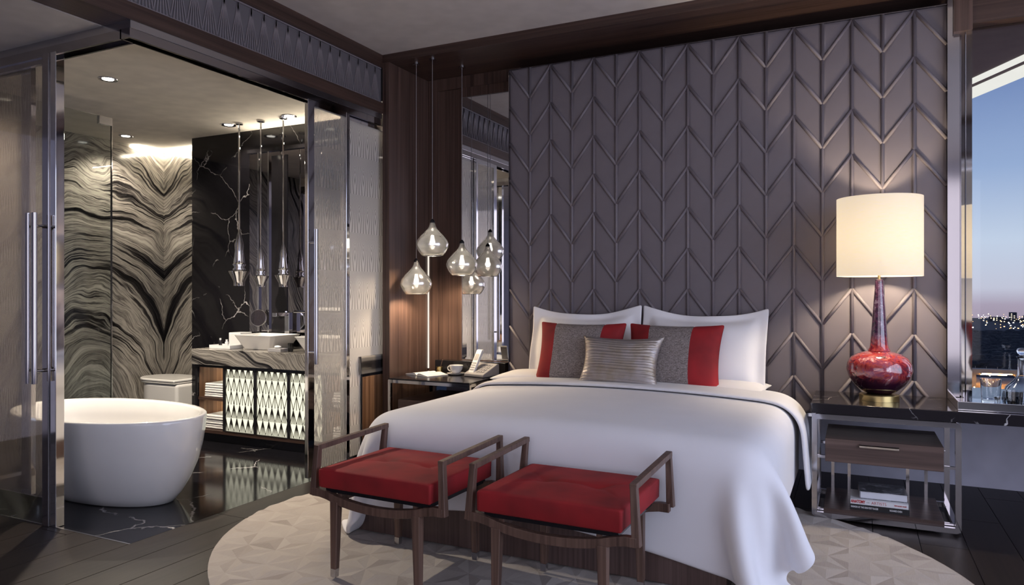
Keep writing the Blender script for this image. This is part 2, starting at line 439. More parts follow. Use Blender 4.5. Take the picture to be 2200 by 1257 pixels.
# ---- beam over the partition: two walnut boards, a recessed frieze between them
bm_ = sempty('trim_9', (XP, 0, 2.507))
obj('beam_board', B(-3.32, XP, -2.0, 4.312, 2.507, 2.590), M['wood_y'], bm_)
obj('beam_board', B(-3.32, XP, -2.0, 4.312, 2.846, 2.94), M['wood_y'], bm_)
M['frieze'] = cloth('frieze_silk', (.115,.103,.110), .6, 200, 0, .1, .08)
M['frieze_rib'] = plain('frieze_rib', (.20,.175,.185), .45)
obj('frieze_panel', B(-3.30, XP - .022, -2.0, 4.312, 2.59, 2.846), M['frieze'], bm_)
fr = MB(); cw = .098; z0, z1 = 2.600, 2.838
y = 4.28
while y > .6:
    for q in (-.5, -.3, -.1, .1, .3, .5):
        fr.bar((XP - .018, y - cw/2, z1), (XP - .018, y - cw/2 + q * cw, z0), .0055, .006, up=(1,0,0))
    y -= cw
o = obj('fretwork', fr, M['frieze_rib'], bm_); o['kind'] = 'stuff'
obj('moulding', B(XP - .022, XP - .012, -2.0, 4.30, 2.590, 2.600), M['frieze_rib'], bm_)
obj('moulding', B(XP - .022, XP - .012, -2.0, 4.30, 2.838, 2.846), M['frieze_rib'], bm_)
struct('trim_12', B(-3.32, XP, 4.312, 5.0, 2.606, 2.94), M['dark'])
# header above the corridor side doors
struct('trim_10', B(-6.2, -3.32, 2.28, 2.36, 2.507, 2.62), M['ceil'])
# ---- sliding door tracks
tr = sempty('trim_11', (XP, 2.28, 2.42))
obj('track_rail', B(-3.20, XP - .004, 2.285, 4.30, 2.470, 2.507), M['steel'], tr)
obj('track_channel', MB().box(-3.145, -3.128, 2.285, 4.30, 2.424, 2.470).box(-3.20, -3.19, 2.285, 4.30, 2.424, 2.470), M['chrome_dark'], tr)
obj('track_rail', B(-6.2, -3.20, 2.285, 2.36, 2.470, 2.507), M['steel'], tr)
obj('track_channel', MB().box(-6.2, -3.145, 2.285, 2.297, 2.424, 2.470).box(-6.2, -3.19, 2.35, 2.36, 2.424, 2.470), M['chrome_dark'], tr)

# ---- sliding glass doors
def door_y(name, x, y0, y1, handle=False, stile_w=.06):
    d = sempty(name, (x, (y0 + y1) / 2, 0))
    obj('stile', B(x - .014, x + .014, y0, y0 + stile_w, .02, 2.43), M['chrome'], d, bevel=.003)
    obj('stile', B(x - .014, x + .014, y1 - .035, y1, .02, 2.43), M['chrome'], d, bevel=.003)
    obj('rail', B(x - .012, x + .012, y0 + stile_w, y1 - .035, 2.395, 2.43), M['chrome'], d)
    obj('rail', B(x - .012, x + .012, y0 + stile_w, y1 - .035, .02, .06), M['chrome'], d)
    obj('pane', B(x - .003, x + .003, y0 + stile_w, y1 - .035, .06, 2.395), M['frost_clear'] if handle else M['frost_y'], d)
    if handle:
        h = obj('handle', MB().tube([(x + .05, y0 + .035, .743), (x + .05, y0 + .035, 1.603)], .013, 12), M['chrome_dark'], d, smooth='angle')
        for z in (.82, 1.52): obj('standoff', MB().tube([(x + .012, y0 + .035, z), (x + .05, y0 + .035, z)], .007, 8), M['chrome'], h, smooth='angle')
    return d
door_y('door_1', -3.138, 3.515, 3.93, True)
door_y('door_2', -3.168, 3.90, 4.42, False, .04)
def door_x(name, y, x1, x0, zb, post):
    d = sempty(name, ((x0 + x1) / 2, y, 0))
    obj('pane', B(x0 + .03, x1 - .03, y - .003, y + .003, zb + .01, 2.40), M['frost_x'], d)
    obj('rail', B(x0, x1, y - .010, y + .010, 2.395, 2.43), M['chrome_dark'], d)
    obj('stile', B(x0, x0 + .04, y - .012, y + .012, zb, 2.43), M['chrome'], d)
    if post:
        obj('stile', B(x1 - .06, x1 - .008, y - .045, y + .012, .0, 2.43), M['chrome_dark'], d, bevel=.003)
        obj('post_facing', B(x1 - .008, x1 + .042, y - .038, y + .008, .0, 2.43), M['chrome'], d, bevel=.003)
        for dx in (-.082, -.030):
            h = obj('handle', MB().tube([(x1 + dx, y - .10, .737), (x1 + dx, y - .10, 1.604)], .013, 12), M['chrome_dark'], d, smooth='angle')
            for z in (.80, 1.54): obj('standoff', MB().tube([(x1 + dx, y - .045, z), (x1 + dx, y - .10, z)], .007, 8), M['chrome'], h, smooth='angle')
    else:
        obj('stile', B(x1 - .085, x1, y - .012, y + .012, zb, 2.43), M['chrome'], d)
    return d
door_x('door_3', 2.305, -3.71, -4.72, .115, True)
door_x('door_4', 2.345, -3.985, -5.20, .115, False)

# ---- window beside the headboard: mirror-polished jamb facets, header, panes
wn = sempty('window_1', (.46, 4.60, .615))
zt, zb = 2.66, .615
obj('jamb_strip', B(.461, .489, 4.600, 4.70, zb, zt + .22), M['chrome_dark'], wn)
obj('jamb_strip', B(.489, .519, 4.612, 4.70, zb, zt), M['chrome_dark'], wn)
obj('jamb_bevel', MB().prism([(.519,4.612),(.541,4.590),(.544,4.70),(.519,4.70)], zb, zt), M['chrome'], wn)
obj('jamb_bevel', MB().prism([(.544,4.594),(.572,4.566),(.572,4.70),(.544,4.70)], zb, zt), M['chrome'], wn)
obj('jamb_cap', B(.489, .574, 4.56, 4.72, zt - .035, zt + .22), M['wood'], wn)
obj('header', B(.574, 2.35, 4.57, 4.70, zt, 2.88), M['wood_x'], wn)
obj('sill', B(.45, 2.35, 4.63, 5.21, .555, .613), M['black'], wn)
obj('pane', B(.572, 1.45, 4.655, 4.661, zb, zt), M['glass'], wn)
obj('mullion', B(1.45, 1.51, 4.63, 4.70, zb, zt), M['chrome'], wn)
obj('pane', B(1.51, 2.35, 4.655, 4.661, zb, zt), M['glass'], wn)
# canopy outside the window: its lit edge runs off at an angle
cn = sempty('ceiling_canopy', (.9, 6.6, 2.9))
dirv = Vector((.44, -.898, 0)); nrm = Vector((.898, .44, 0))
p0 = Vector((.835, 6.709, 0)) - dirv * 3; p1 = Vector((.835, 6.709, 0)) + dirv * 1.2
def slab(a0, a1, z0_, z1_):
    A = p0 + nrm * a0; Bq = p1 + nrm * a0; Cq = p1 + nrm * a1; D = p0 + nrm * a1
    return MB().prism([(A.x,A.y),(Bq.x,Bq.y),(Cq.x,Cq.y),(D.x,D.y)], z0_, z1_)
M['canopy'] = plain('canopy_plaster', (.16,.125,.115), .9)
M['led_out'] = emit('canopy_led', (1.0,.96,.88), .95)
obj('soffit', slab(-1.2, .355, 2.905, 2.98), M['canopy'], cn)
obj('light_strip', slab(.0, .075, 2.89, 2.905), M['led_out'], cn)
obj('light_strip', slab(.165, .355, 2.89, 2.905), M['led_out'], cn)

# ================================================================== BATHROOM THINGS
# ---- freestanding bathtub (lofted ellipses)
def loft(rings, n=64):
    mb = MB(); b = 0
    for (cx, cy, a, b_, z) in rings:
        for k in range(n):
            t = 2 * PI * k / n; mb.v.append((cx + a * math.cos(t), cy + b_ * math.sin(t), z))
    for i in range(len(rings) - 1):
        for k in range(n):
            k2 = (k + 1) % n; mb.f.append((i*n+k, i*n+k2, (i+1)*n+k2, (i+1)*n+k))
    mb.f.append(tuple(reversed(range(n)))); mb.f.append(tuple((len(rings)-1)*n + k for k in range(n)))
    return mb
TX, TY = -4.03, 2.80
t = thing('bathtub', 'white oval freestanding bathtub on the black marble floor', 'bathtub', (TX, TY, 0))
outer = [(.500,.205,0.0),(.520,.222,.008),(.565,.262,.06),(.615,.306,.14),(.655,.340,.23),(.683,.365,.33),(.696,.382,.42),(.700,.390,.485),(.697,.388,.497),(.690,.382,.502)]
inner = [(.672,.364,.500),(.660,.352,.490),(.640,.335,.40),(.60,.305,.28),(.54,.26,.18),(.42,.18,.12),(.2,.08,.105)]
obj('shell', loft([(TX, TY, a, b, z) for a, b, z in outer + inner]), M['porc'], t, smooth=True)
dr = obj('drain', MB().lathe([(.03,0),(.03,.004),(.001,.006)], (TX, TY, .1052), 20), M['chrome'], t, smooth='angle')

# ---- toilet on the side of the black block
t = thing('toilet', 'white wall-hung toilet with closed lid behind the bathtub', 'toilet', (-5.75, 4.62, 0))
def dshape(x0, x1, cy, w, n=20):
    r = w / 2; cx = x0 + r * 1.15
    pts = [(x1, cy - r), (x1, cy + r)]
    for k in range(n + 1):
        a = PI / 2 + PI * k / n; pts.append((cx + r * 1.15 * math.cos(a), cy + r * math.sin(a)))
    return pts
obj('bowl', MB().prism(dshape(-6.02, -5.455, 4.62, .36), .06, .375), M['porc'], t, bevel=.03, seg=3)
obj('seat', MB().prism(dshape(-6.05, -5.47, 4.62, .38), .376, .388), M['porc'], t, bevel=.004)
obj('lid', MB().prism(dshape(-6.06, -5.47, 4.62, .39), .390, .415), M['porc'], t, bevel=.010, seg=3)

# ---- frameless shower screen
t = thing('shower_screen', 'clear frameless glass shower screen in front of the onyx wall', 'shower screen', (-5.0, 3.0, 0))
obj('pane', B(-5.005, -4.995, 2.42, 3.50, .01, 2.50), M['glass_shower'], t)
obj('edge_trim', B(-5.007, -4.993, 3.50, 3.506, .01, 2.50), M['chrome_dark'], t)
obj('floor_channel', B(-5.012, -4.988, 2.42, 3.50, 0, .012), M['chrome'], t)
obj('hinge', B(-5.014, -4.986, 3.40, 3.50, 2.44, 2.50), M['steel'], t)

# ---- vanity
t = thing('vanity_cabinet', 'walnut vanity with three backlit fan-pattern doors and open towel bays', 'cabinet', (-4.0, 4.34, 0))
vx0, vx1, vy0, vy1, vz0, vz1 = -4.82, -3.15, 4.10, 4.58, .075, .618
obj('plinth', B(vx0 + .02, vx1 - .02, vy0 + .05, vy1, 0, vz0), M['black'], t)
obj('bottom_board', B(vx0, vx1, vy0, vy1, vz0, vz0 + .025), M['wood_x'], t)
obj('top_board', B(vx0, vx1, vy0 + .002, vy1, vz1 - .018, vz1), M['black'], t)
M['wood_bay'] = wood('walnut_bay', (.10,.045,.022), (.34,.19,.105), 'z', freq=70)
obj('back_board', B(vx0, vx1, vy1 - .02, vy1, vz0, vz1), M['wood_bay'], t)
divs = [(-4.82, -4.795), (-4.512, -4.488), (-4.186, -4.158), (-3.848, -3.822), (-3.512, -3.488), (-3.175, -3.15)]
obj('end_panel', B(-3.1495, -3.146, vy0, vy1 - .02, vz0 + .025, vz1 - .018), M['wood_bay'], t)
for a, b in divs: obj('divider', B(a, b, vy0, vy1 - .02, vz0 + .025, vz1 - .018), M['black'], t)
bays = [(-4.795, -4.512), (-3.488, -3.175)]
for a, b in bays:
    obj('shelf', B(a, b, vy0 + .01, vy1 - .02, .335, .355), M['wood_x'], t)
    obj('bay_lining', MB().box(a, a + .004, vy0 + .02, vy1 - .02, .10, .60), M['wood_bay'], t)
M['led_bay'] = emit('bay_led', (1.0,.88,.68), 30.0)
for a, b in bays:
    for z in (.598, .333): obj('bay_light', B(a + .01, b - .01, vy1 - .16, vy1 - .10, z - .006, z), M['led_bay'], t)
M['backlit'] = emit('backlit_door', (1.0,.96,.74), 1.15)
M['fret'] = plain('bronze_fret', (.030,.024,.022), .35, .6)
def fret(x0, x1, z0, z1, y, cols, h):
    mb = MB(); w = (x1 - x0) / cols; nodes = []
    rows = int(math.ceil((z1 - z0) / h)) + 1
    def seg(xa, za, xb, zb_):
        # clip to the door
        P = [(xa, za), (xb, zb_)]
        def clip(P, ax, lim, sgn):
            (a, b) = P; fa = sgn * (a[ax] - lim); fb = sgn * (b[ax] - lim)
            if fa < 0 and fb < 0: return None
            if fa >= 0 and fb >= 0: return P
            tt = fa / (fa - fb); m = (a[0] + (b[0]-a[0]) * tt, a[1] + (b[1]-a[1]) * tt)
            return [a, m] if fa >= 0 else [m, b]
        for ax, lim, sg in ((0, x0, 1), (0, x1, -1), (1, z0, 1), (1, z1, -1)):
            P = clip(P, ax, lim, sg)
            if P is None: return
        if abs(P[0][0]-P[1][0]) + abs(P[0][1]-P[1][1]) < .004: return
        mb.bar((P[0][0], y, P[0][1]), (P[1][0], y, P[1][1]), .0030, .004, up=(0,1,0))
    for j in range(rows + 1):
        zt_ = z1 + h * .35 - j * h; off = .5 * (j % 2)
        for i in range(-1, cols + 2):
            xc = x0 + (i + off) * w
            fans = (-.5, -.25, 0, .25, .5) if j % 4 in (0, 3) else (-.5, 0, .5)
            for q in fans: seg(xc, zt_, xc + q * w, zt_ - h)
    return mb
for (a, b) in ((-4.488, -4.186), (-4.158, -3.848), (-3.822, -3.512)):
    d = obj('door', MB().box(a, b, vy0 + .012, vy0 + .03, vz0 + .027, vz1 - .02), M['backlit'], t)
    obj('fretwork', fret(a, b, vz0 + .03, vz1 - .022, vy0 + .006, 5, .105), M['fret'], d)
    obj('door_frame', MB().box(a, b, vy0 - .002, vy0 + .012, vz1 - .024, vz1 - .018).box(a, b, vy0 - .002, vy0 + .012, vz0 + .025, vz0 + .031), M['fret'], d)
ct = obj('vanity_counter', B(-4.84, -3.14, 4.08, 4.60, .62, .745), M['onyx_c'], bevel=.003, origin=(-4.0, 4.34, .62))
tag(ct, 'thick banded grey onyx worktop on the vanity cabinet', 'worktop')

# ---- towels
def towel(name, label, x, y, z, w, d, h, group, rz=0):
    root = thing(name, label, 'towel', (x, y, z), rz, group)
    prof = []
    n = 10
    mb = MB()
    # folded towel: two rounded layers in section (y-z), extruded along x
    for (zz, hh, dd) in ((0, h * .52, d), (h * .48, h * .52, d * .985)):
        pts = []
        for k in range(n + 1):
            a = -PI / 2 - PI * k / n; pts.append((-dd / 2 + hh / 2 + hh / 2 * math.cos(a), zz + hh / 2 + hh / 2 * math.sin(a)))
        pts += [(dd / 2, zz + hh), (dd / 2, zz)]
        m2 = MB().prism(pts, -w / 2, w / 2, 'x'); mb.add(m2.v, m2.f)
    lobj('fold', mb, M['towel'], root, smooth='angle')
    return root
posn = ['lowest', 'middle', 'topmost']
for (bay, xc, side) in ((0, -4.635, 'left'), (1, -3.33, 'right')):
    for (zs, lvl) in ((.356, 'upper'), (.101, 'lower')):
        for k in range(3):
            towel('towel', 'white folded towel, %s of the three in the %s shelf of the %s vanity bay' % (posn[k], lvl, side),
                  xc + random.uniform(-.006, .006), 4.27 + random.uniform(-.006, .006), zs + k * .037, .235, .26, .036, 'folded towels in the vanity bays')

# ---- vessel sinks with taps
def frustum(cx, cy, z0, z1, wb, db, wt, dt, wall, mat, name, root):
    mb = MB()
    o_ = [(wb, db, z0), (wt, dt, z1)]; i_ = [(wt - 2*wall, dt - 2*wall, z1), (wb - 2*wall, db - 2*wall, z0 + wall)]
    def ring(w, d): 
        r = .03; pts = []
        for sx_, sy_, a0 in ((1,-1,-90),(1,1,0),(-1,1,90),(-1,-1,180)):
            for k in range(5):
                a = math.radians(a0 + 22.5 * k); pts.append((cx + sx_*(w/2 - r) + r*math.cos(a), cy + sy_*(d/2 - r) + r*math.sin(a)))
        return pts
    rings = [(ring(w, d), z) for w, d, z in o_ + i_]; n = 20
    for r, z in rings: mb.v += [(p[0], p[1], z) for p in r]
    for i in range(3):
        for k in range(n): k2 = (k+1) % n; mb.f.append((i*n+k, i*n+k2, (i+1)*n+k2, (i+1)*n+k))
    mb.f.append(tuple(reversed(range(n)))); mb.f.append(tuple(3*n + k for k in range(n)))
    return obj(name, mb, mat, root, bevel=.004, seg=2)
for (cx, lab) in ((-4.285, 'white tapered vessel sink at the left of the onyx worktop'), (-3.655, 'white tapered vessel sink behind the sliding door stile')):
    s_ = thing('vessel_sink', lab, 'sink', (cx, 4.345, .745), 0, 'vessel sinks on the worktop')
    frustum(cx, 4.345, .746, .862, .30, .22, .43, .32, .012, M['porc'], 'basin', s_)
    obj('drain', MB().lathe([(.018,0),(.018,.004),(.001,.005)], (cx, 4.345, .758), 16), M['chrome'], s_)
for (cx, lab) in ((-4.245, 'square chrome tap rising behind the left vessel sink'), (-3.62, 'square chrome tap rising behind the right vessel sink')):
    f_ = thing('tap', lab, 'tap', (cx, 4.54, .745), 0, 'chrome taps')
    obj('column', B(cx - .024, cx + .024, 4.52, 4.565, .746, 1.035), M['chrome'], f_, bevel=.003)
    obj('spout', B(cx - .024, cx + .024, 4.38, 4.52, 1.005, 1.035), M['chrome'], f_, bevel=.003)
    obj('lever', MB().bar((cx, 4.54, 1.036), (cx + .05, 4.46, 1.043), .014, .008), M['chrome'], f_)
# ---- chrome wall brackets and glass shelf under the bathroom mirror
sh = thing('wall_shelf', 'chrome cross-braced wall shelf below the bathroom mirror', 'shelf', (-3.75, 4.55, .9))
obj('board', B(-4.12, -3.35, 4.47, 4.585, 1.045, 1.053), M['crystal'], sh)
obj('front_bar', MB().tube([(-4.12, 4.47, 1.04), (-3.35, 4.47, 1.04)], .006), M['chrome'], sh)
for x in (-4.14, -3.95): 
    obj('brace', MB().bar((x, 4.57, 1.04), (x + .17, 4.575, .875), .016, .010), M['chrome'], sh)
    obj('brace', MB().bar((x, 4.575, .90), (x + .17, 4.57, 1.05), .016, .010), M['chrome'], sh)
tr_ = obj('folded_towel_tray', B(-3.99, -3.40, 4.475, 4.575, 1.054, 1.078), M['white'], bevel=.004, origin=(-3.7, 4.52, 1.054)); tag(tr_, 'flat white tray on the chrome wall shelf', 'tray')
# ---- round shaving mirror
mm = thing('shaving_mirror', 'round chrome shaving mirror on a stand beside the left sink', 'mirror', (-4.56, 4.53, .745))
cx, cy, cz = -4.56, 4.525, .985
disc = MB()
ax = Vector((.30, -.95, .12)).normalized()
ctr = Vector((cx, cy, cz)); 
def disc_mb(c, a, r, th, n=32):
    u = a.cross(Vector((0,0,1))).normalized(); w = a.cross(u); mb = MB()
    for h in (-th/2, th/2):
        for k in range(n):
            t_ = 2*PI*k/n; mb.v.append(tuple(c + a*h + (u*math.cos(t_) + w*math.sin(t_))*r))
    mb.f.append(tuple(range(n))); mb.f.append(tuple(range(n, 2*n)))
    for k in range(n): mb.f.append((k, (k+1)%n, n+(k+1)%n, n+k))
    return mb
obj('mirror_rim', disc_mb(ctr, ax, .072, .016), M['chrome'], mm, bevel=.003)
obj('mirror_glass', disc_mb(ctr + ax * .009, ax, .066, .003), M['mirror_smoke'], mm)
obj('stem', MB().tube([(cx, cy + .01, .76), (cx, cy + .01, .93)], .006), M['chrome'], mm)
obj('foot', MB().lathe([(.045, 0), (.045, .008), (.008, .02)], (cx, cy + .01, .746), 24), M['chrome'], mm, smooth='angle')
# ---- small things on the worktop
tb = thing('toiletry_tray', 'low white ceramic tray at the left end of the onyx worktop', 'tray', (-4.62, 4.22, .745))
obj('dish', B(-4.73, -4.50, 4.16, 4.30, .746, .752), M['white'], tb, bevel=.002)
obj('rim', MB().box(-4.73,-4.50,4.16,4.166,.752,.775).box(-4.73,-4.50,4.294,4.30,.752,.775).box(-4.73,-4.724,4.166,4.294,.752,.775).box(-4.506,-4.50,4.166,4.294,.752,.775), M['white'], tb)
def bottle(name, lab, x, y, z, r, h, mat, capmat):
    b_ = thing(name, lab, 'bottle', (x, y, z), 0, 'toiletry bottles')
    obj('body', MB().lathe([(r,0),(r,h*.7),(r*.45,h*.78),(r*.45,h*.82)], (x,y,z), 20), mat, b_, smooth='angle')
    obj('cap', MB().lathe([(r*.6,0),(r*.6,h*.18),(r*.1,h*.19)], (x,y,z + h*.82), 16), capmat, b_, smooth='angle')
bottle('toiletry_bottle', 'small dark bottle with a pale cap in the toiletry tray', -4.66, 4.21, .753, .013, .075, M['black'], M['white'])
bottle('toiletry_bottle', 'small white bottle in the middle of the toiletry tray', -4.60, 4.22, .753, .014, .065, M['white'], M['white'])
bx_ = thing('tissue_box', 'white square tissue box behind the toiletry tray', 'box', (-4.66, 4.42, .745))
obj('box_body', B(-4.73, -4.60, 4.36, 4.49, .746, .865), M['white'], bx_, bevel=.005)
obj('slot', B(-4.70, -4.63, 4.41, 4.44, .865, .8665), M['grey_pl'], bx_)
ht = towel('hand_towel', 'small folded white hand towel leaning by the left sink', -4.565, 4.42, .746, .09, .10, .035, None)
sd = thing('soap_dish', 'dark stone soap dish on the worktop between the sinks', 'dish', (-3.97, 4.17, .745))
obj('block', B(-4.06, -3.93, 4.12, 4.20, .746, .772), M['grey_pl'], sd, bevel=.003)
so = obj('soap_bar', MB().lathe([(.001,0),(.022,.002),(.027,.010),(.02,.018),(.001,.021)], (-3.995, 4.16, .7725), 20, (1.2,.8)), M['white'], smooth=True, origin=(-3.995,4.16,.7725)); tag(so, 'oval cream soap bar on the dark soap dish', 'soap')
gl = thing('tooth_glass', 'small dark glass standing just right of the soap dish', 'glass', (-3.905, 4.20, .745))
obj('cup', MB().lathe([(.018,0),(.022,.065),(.020,.065),(.016,.006),(.001,.005)], (-3.905, 4.20, .746), 20), M['glass_dark'], gl, smooth='angle')

# ---- bathroom mirror with chrome edge strips
bmr = thing('bathroom_mirror', 'tall mirror with chrome vertical strips on the black marble wall', 'mirror', (-3.95, 4.59, .9))
obj('mirror_glass', B(-4.73, -3.16, 4.588, 4.599, .86, 2.40), M['mirror_smoke'], bmr)
obj('frame_top', B(-4.735, -3.15, 4.565, 4.599, 2.40, 2.43), M['black'], bmr)
l = bpy.data.lights.new('bath_ceiling_fill', 'AREA'); l.shape = 'RECTANGLE'; l.size = 1.5; l.size_y = .02; l.energy = 5; l.color = (1,.88,.70)  # unseen fill above the mirror, added to brighten the bathroom ceiling
o = bpy.data.objects.new('bath_ceiling_fill', l); COL.objects.link(o); o.parent = bmr; o.location = (0, -.02, 2.436 - .9); o.rotation_euler = (PI + .75, 0, 0)
for x in (-4.615, -4.50): obj('edge_strip', B(x - .008, x + .008, 4.572, 4.588, .86, 2.40), M['chrome'], bmr)
obj('dark_strip', B(-4.47, -4.30, 4.58, 4.588, .86, 2.36), M['black'], bmr)

# ---- three slender chrome pendants
def bath_pendant(x, y, zb_, k, lab):
    p = thing('bathroom_pendant', lab, 'pendant lamp', (x, y, zb_), 0, 'slender chrome bathroom pendants')
    obj('rod', MB().tube([(x, y, zb_ + .36*k), (x, y, 2.60)], .006 * k, 8), M['chrome'], p, smooth='angle')
    obj('canopy', MB().lathe([(.03,0),(.03,.012)], (x, y, 2.592), 20), M['chrome'], p, smooth='angle')
    obj('stem', MB().lathe([(.034*k,.145*k),(.036*k,.15*k),(.026*k,.22*k),(.028*k,.262*k),(.008*k,.345*k),(.006*k,.36*k)], (x,y,zb_), 20), M['chrome'], p, smooth='angle')
    obj('collar', MB().lathe([(.03*k,.09*k),(.042*k,.105*k),(.03*k,.118*k),(.042*k,.135*k),(.034*k,.147*k)], (x,y,zb_), 20), M['chrome'], p, smooth=True)
    obj('cup', MB().lathe([(.034*k,0),(.036*k,.03*k),(.065*k,.088*k),(.066*k,.094*k),(.03*k,.092*k)], (x,y,zb_), 24), M['chrome'], p, smooth='angle')
bath_pendant(-4.60, 4.35, 1.255, 1.3, 'large slender chrome pendant against the black marble')
bath_pendant(-4.37, 4.36, 1.245, .95, 'middle slender chrome pendant in front of the chrome strips')
bath_pendant(-4.13, 4.36, 1.245, 1.0, 'slender chrome pendant nearest the patterned glass door')

# ---- recessed downlights
def downlight(x, y, power, lab):
    d = thing('ceiling_downlight', lab, 'downlight', (x, y, 2.605), 0, 'recessed bathroom downlights')
    obj('ring', MB().lathe([(.036,-.001),(.058,-.006),(.060,-.001),(.058,.0)], (x,y,2.605), 32), M['steel'], d, smooth='angle')
    obj('lens', MB().lathe([(.001,-.0035),(.034,-.0035),(.036,-.001)], (x,y,2.605), 24), M['down'], d, smooth='angle')
    l = bpy.data.lights.new('downlight', 'SPOT'); l.energy = power; l.color = (1,.88,.72); l.spot_size = 2.3; l.spot_blend = .6; l.shadow_soft_size = .03
    o = bpy.data.objects.new('downlight_beam', l); COL.objects.link(o); o.location = (0, 0, -.012); o.parent = d
downlight(-4.43, 3.08, 440, 'recessed downlight above the bathtub, largest of the four')
downlight(-5.90, 4.27, 80, 'recessed downlight beside the onyx corner')
downlight(-4.73, 4.36, 36, 'recessed downlight above the left vanity bay')
downlight(-4.06, 4.35, 36, 'recessed downlight above the vanity, nearest the sliding door')

# ================================================================== BEDROOM THINGS
# ---- rug: faceted oval, clipped triangle lattice
RC, RA, RB = (-1.216, 3.08), 1.712, 1.346
def clip_poly(poly, edge_pts):
    out = poly; n = len(edge_pts)
    for i in range(n):
        a = edge_pts[i]; b = edge_pts[(i+1) % n]; nx, ny = -(b[1]-a[1]), b[0]-a[0]
        f = lambda p: (p[0]-a[0])*nx + (p[1]-a[1])*ny
        res = []
        for k in range(len(out)):
            p, q = out[k], out[(k+1) % len(out)]; fp, fq = f(p), f(q)
            if fp >= 0: res.append(p)
            if (fp >= 0) != (fq >= 0):
                t_ = fp / (fp - fq); res.append(tuple(p[j] + (q[j]-p[j])*t_ for j in range(3)))
        out = res
        if len(out) < 3: return []
    return out
NE = 120
ell = [(RC[0] + RA*math.cos(2*PI*k/NE), RC[1] + RB*math.sin(2*PI*k/NE)) for k in range(NE)]
m_, ntm, om = newmat('rug_pile')
att = nd(ntm, 'ShaderNodeAttribute', attribute_name='facet').outputs['Fac']
fw = noise(ntm, ocoord(ntm, (300, 30, 30)), 1, 3); fq = noise(ntm, ocoord(ntm), 3.5, 4)
fm = math_(ntm, 'ADD', math_(ntm, 'MULTIPLY', att, .55), math_(ntm, 'ADD', math_(ntm, 'MULTIPLY', fw, .2), math_(ntm, 'MULTIPLY', fq, .25)))
pbsdf(ntm, om, color=ramp(ntm, fm, [(.2, (.20,.165,.145)), (.5, (.335,.295,.265)), (.8, (.42,.38,.345))]), rough=.9, sheen=.1, normal=bump(ntm, fw, .25, .002))
M['rug'] = m_
side = .17; hh = side * math.sqrt(3) / 2
rv = {}
def lat(i, j):
    x = RC[0] + (i + .5 * (j % 2)) * side; y = RC[1] + j * hh
    return (x, y, .012)
rmb = MB(); fac = []
rnd = random.Random(3)
def addtri(tri):
    cx_ = sum(p[0] for p in tri)/3; cy_ = sum(p[1] for p in tri)/3
    cen = (cx_, cy_, .019 if rnd.random() > .35 else .011)     # each lattice triangle is raised (or sunk) to a point
    for k in range(3):
        t3 = [tri[k], tri[(k+1) % 3], cen]
        if all(((p[0]-RC[0])/RA)**2 + ((p[1]-RC[1])/RB)**2 < .96 for p in t3): pg = t3
        else: pg = clip_poly(t3, ell)
        if len(pg) >= 3:
            rmb.add(pg, [tuple(range(len(pg)))]); fac.append(rnd.choice((.22, .34, .72)) if rnd.random() > .70 else .5 + .12*rnd.random())
for j in range(-12, 13):
    for i in range(-13, 14):
        a = lat(i, j); b = lat(i+1, j)
        up = lat(i + (j % 2), j+1); dn = lat(i + (j % 2), j-1)
        addtri([a, b, up]); addtri([b, a, dn])
skirt = MB()
for k in range(NE):
    p, q = ell[k], ell[(k+1) % NE]
    rmb.add([(p[0],p[1],.001),(q[0],q[1],.001),(q[0],q[1],.013),(p[0],p[1],.013)], [(0,1,2,3)]); fac.append(.5)
me = bpy.data.meshes.new('oval_rug'); me.from_pydata([(x-RC[0],y-RC[1],z) for x,y,z in rmb.v], [], rmb.f); me.update()
at = me.attributes.new('facet', 'FLOAT', 'FACE'); at.data.foreach_set('value', fac)
rug = link('oval_rug', me, M['rug']); rug.location = (RC[0], RC[1], 0)
tag(rug, 'large oval beige rug with carved triangle facets under the bed', 'rug')

# ---- headboard: chevron leather panels between raised ribs
HX0, HX1, HY, HZ0, HZ1 = -2.246, .461, 4.63, .478, 2.802
hb = thing('headboard', 'tall taupe leather headboard wall panel with chevron ribs', 'headboard', ((HX0+HX1)/2, HY, HZ0))
obj('backing', B(HX0, HX1, HY + .018, 4.826, HZ0, HZ1), M['leather'], hb)
obj('edge_trim', MB().box(HX0 - .006, HX0, HY - .004, 4.826, HZ0, HZ1).box(HX0, HX1, HY - .004, 4.826, HZ1, HZ1 + .004), M['chrome_dark'], hb)
obj('base_strip', B(HX0, HX1, HY - .004, 4.826, HZ0 - .020, HZ0 - .001), M['chrome'], hb)
NC = 17; cwid = (HX1 - HX0) / NC; PER, DROP, ZP = .2625, .212, 2.797
zl = lambda i, k: ZP - k * PER - (DROP if i % 2 else 0)
def clipz(poly, lim, sgn):
    res = []
    for k in range(len(poly)):
        p, q = poly[k], poly[(k+1) % len(poly)]; fp, fq = sgn*(p[1]-lim), sgn*(q[1]-lim)
        if fp >= 0: res.append(p)
        if (fp >= 0) != (fq >= 0):
            t_ = fp/(fp-fq); res.append((p[0]+(q[0]-p[0])*t_, p[1]+(q[1]-p[1])*t_))
    return res
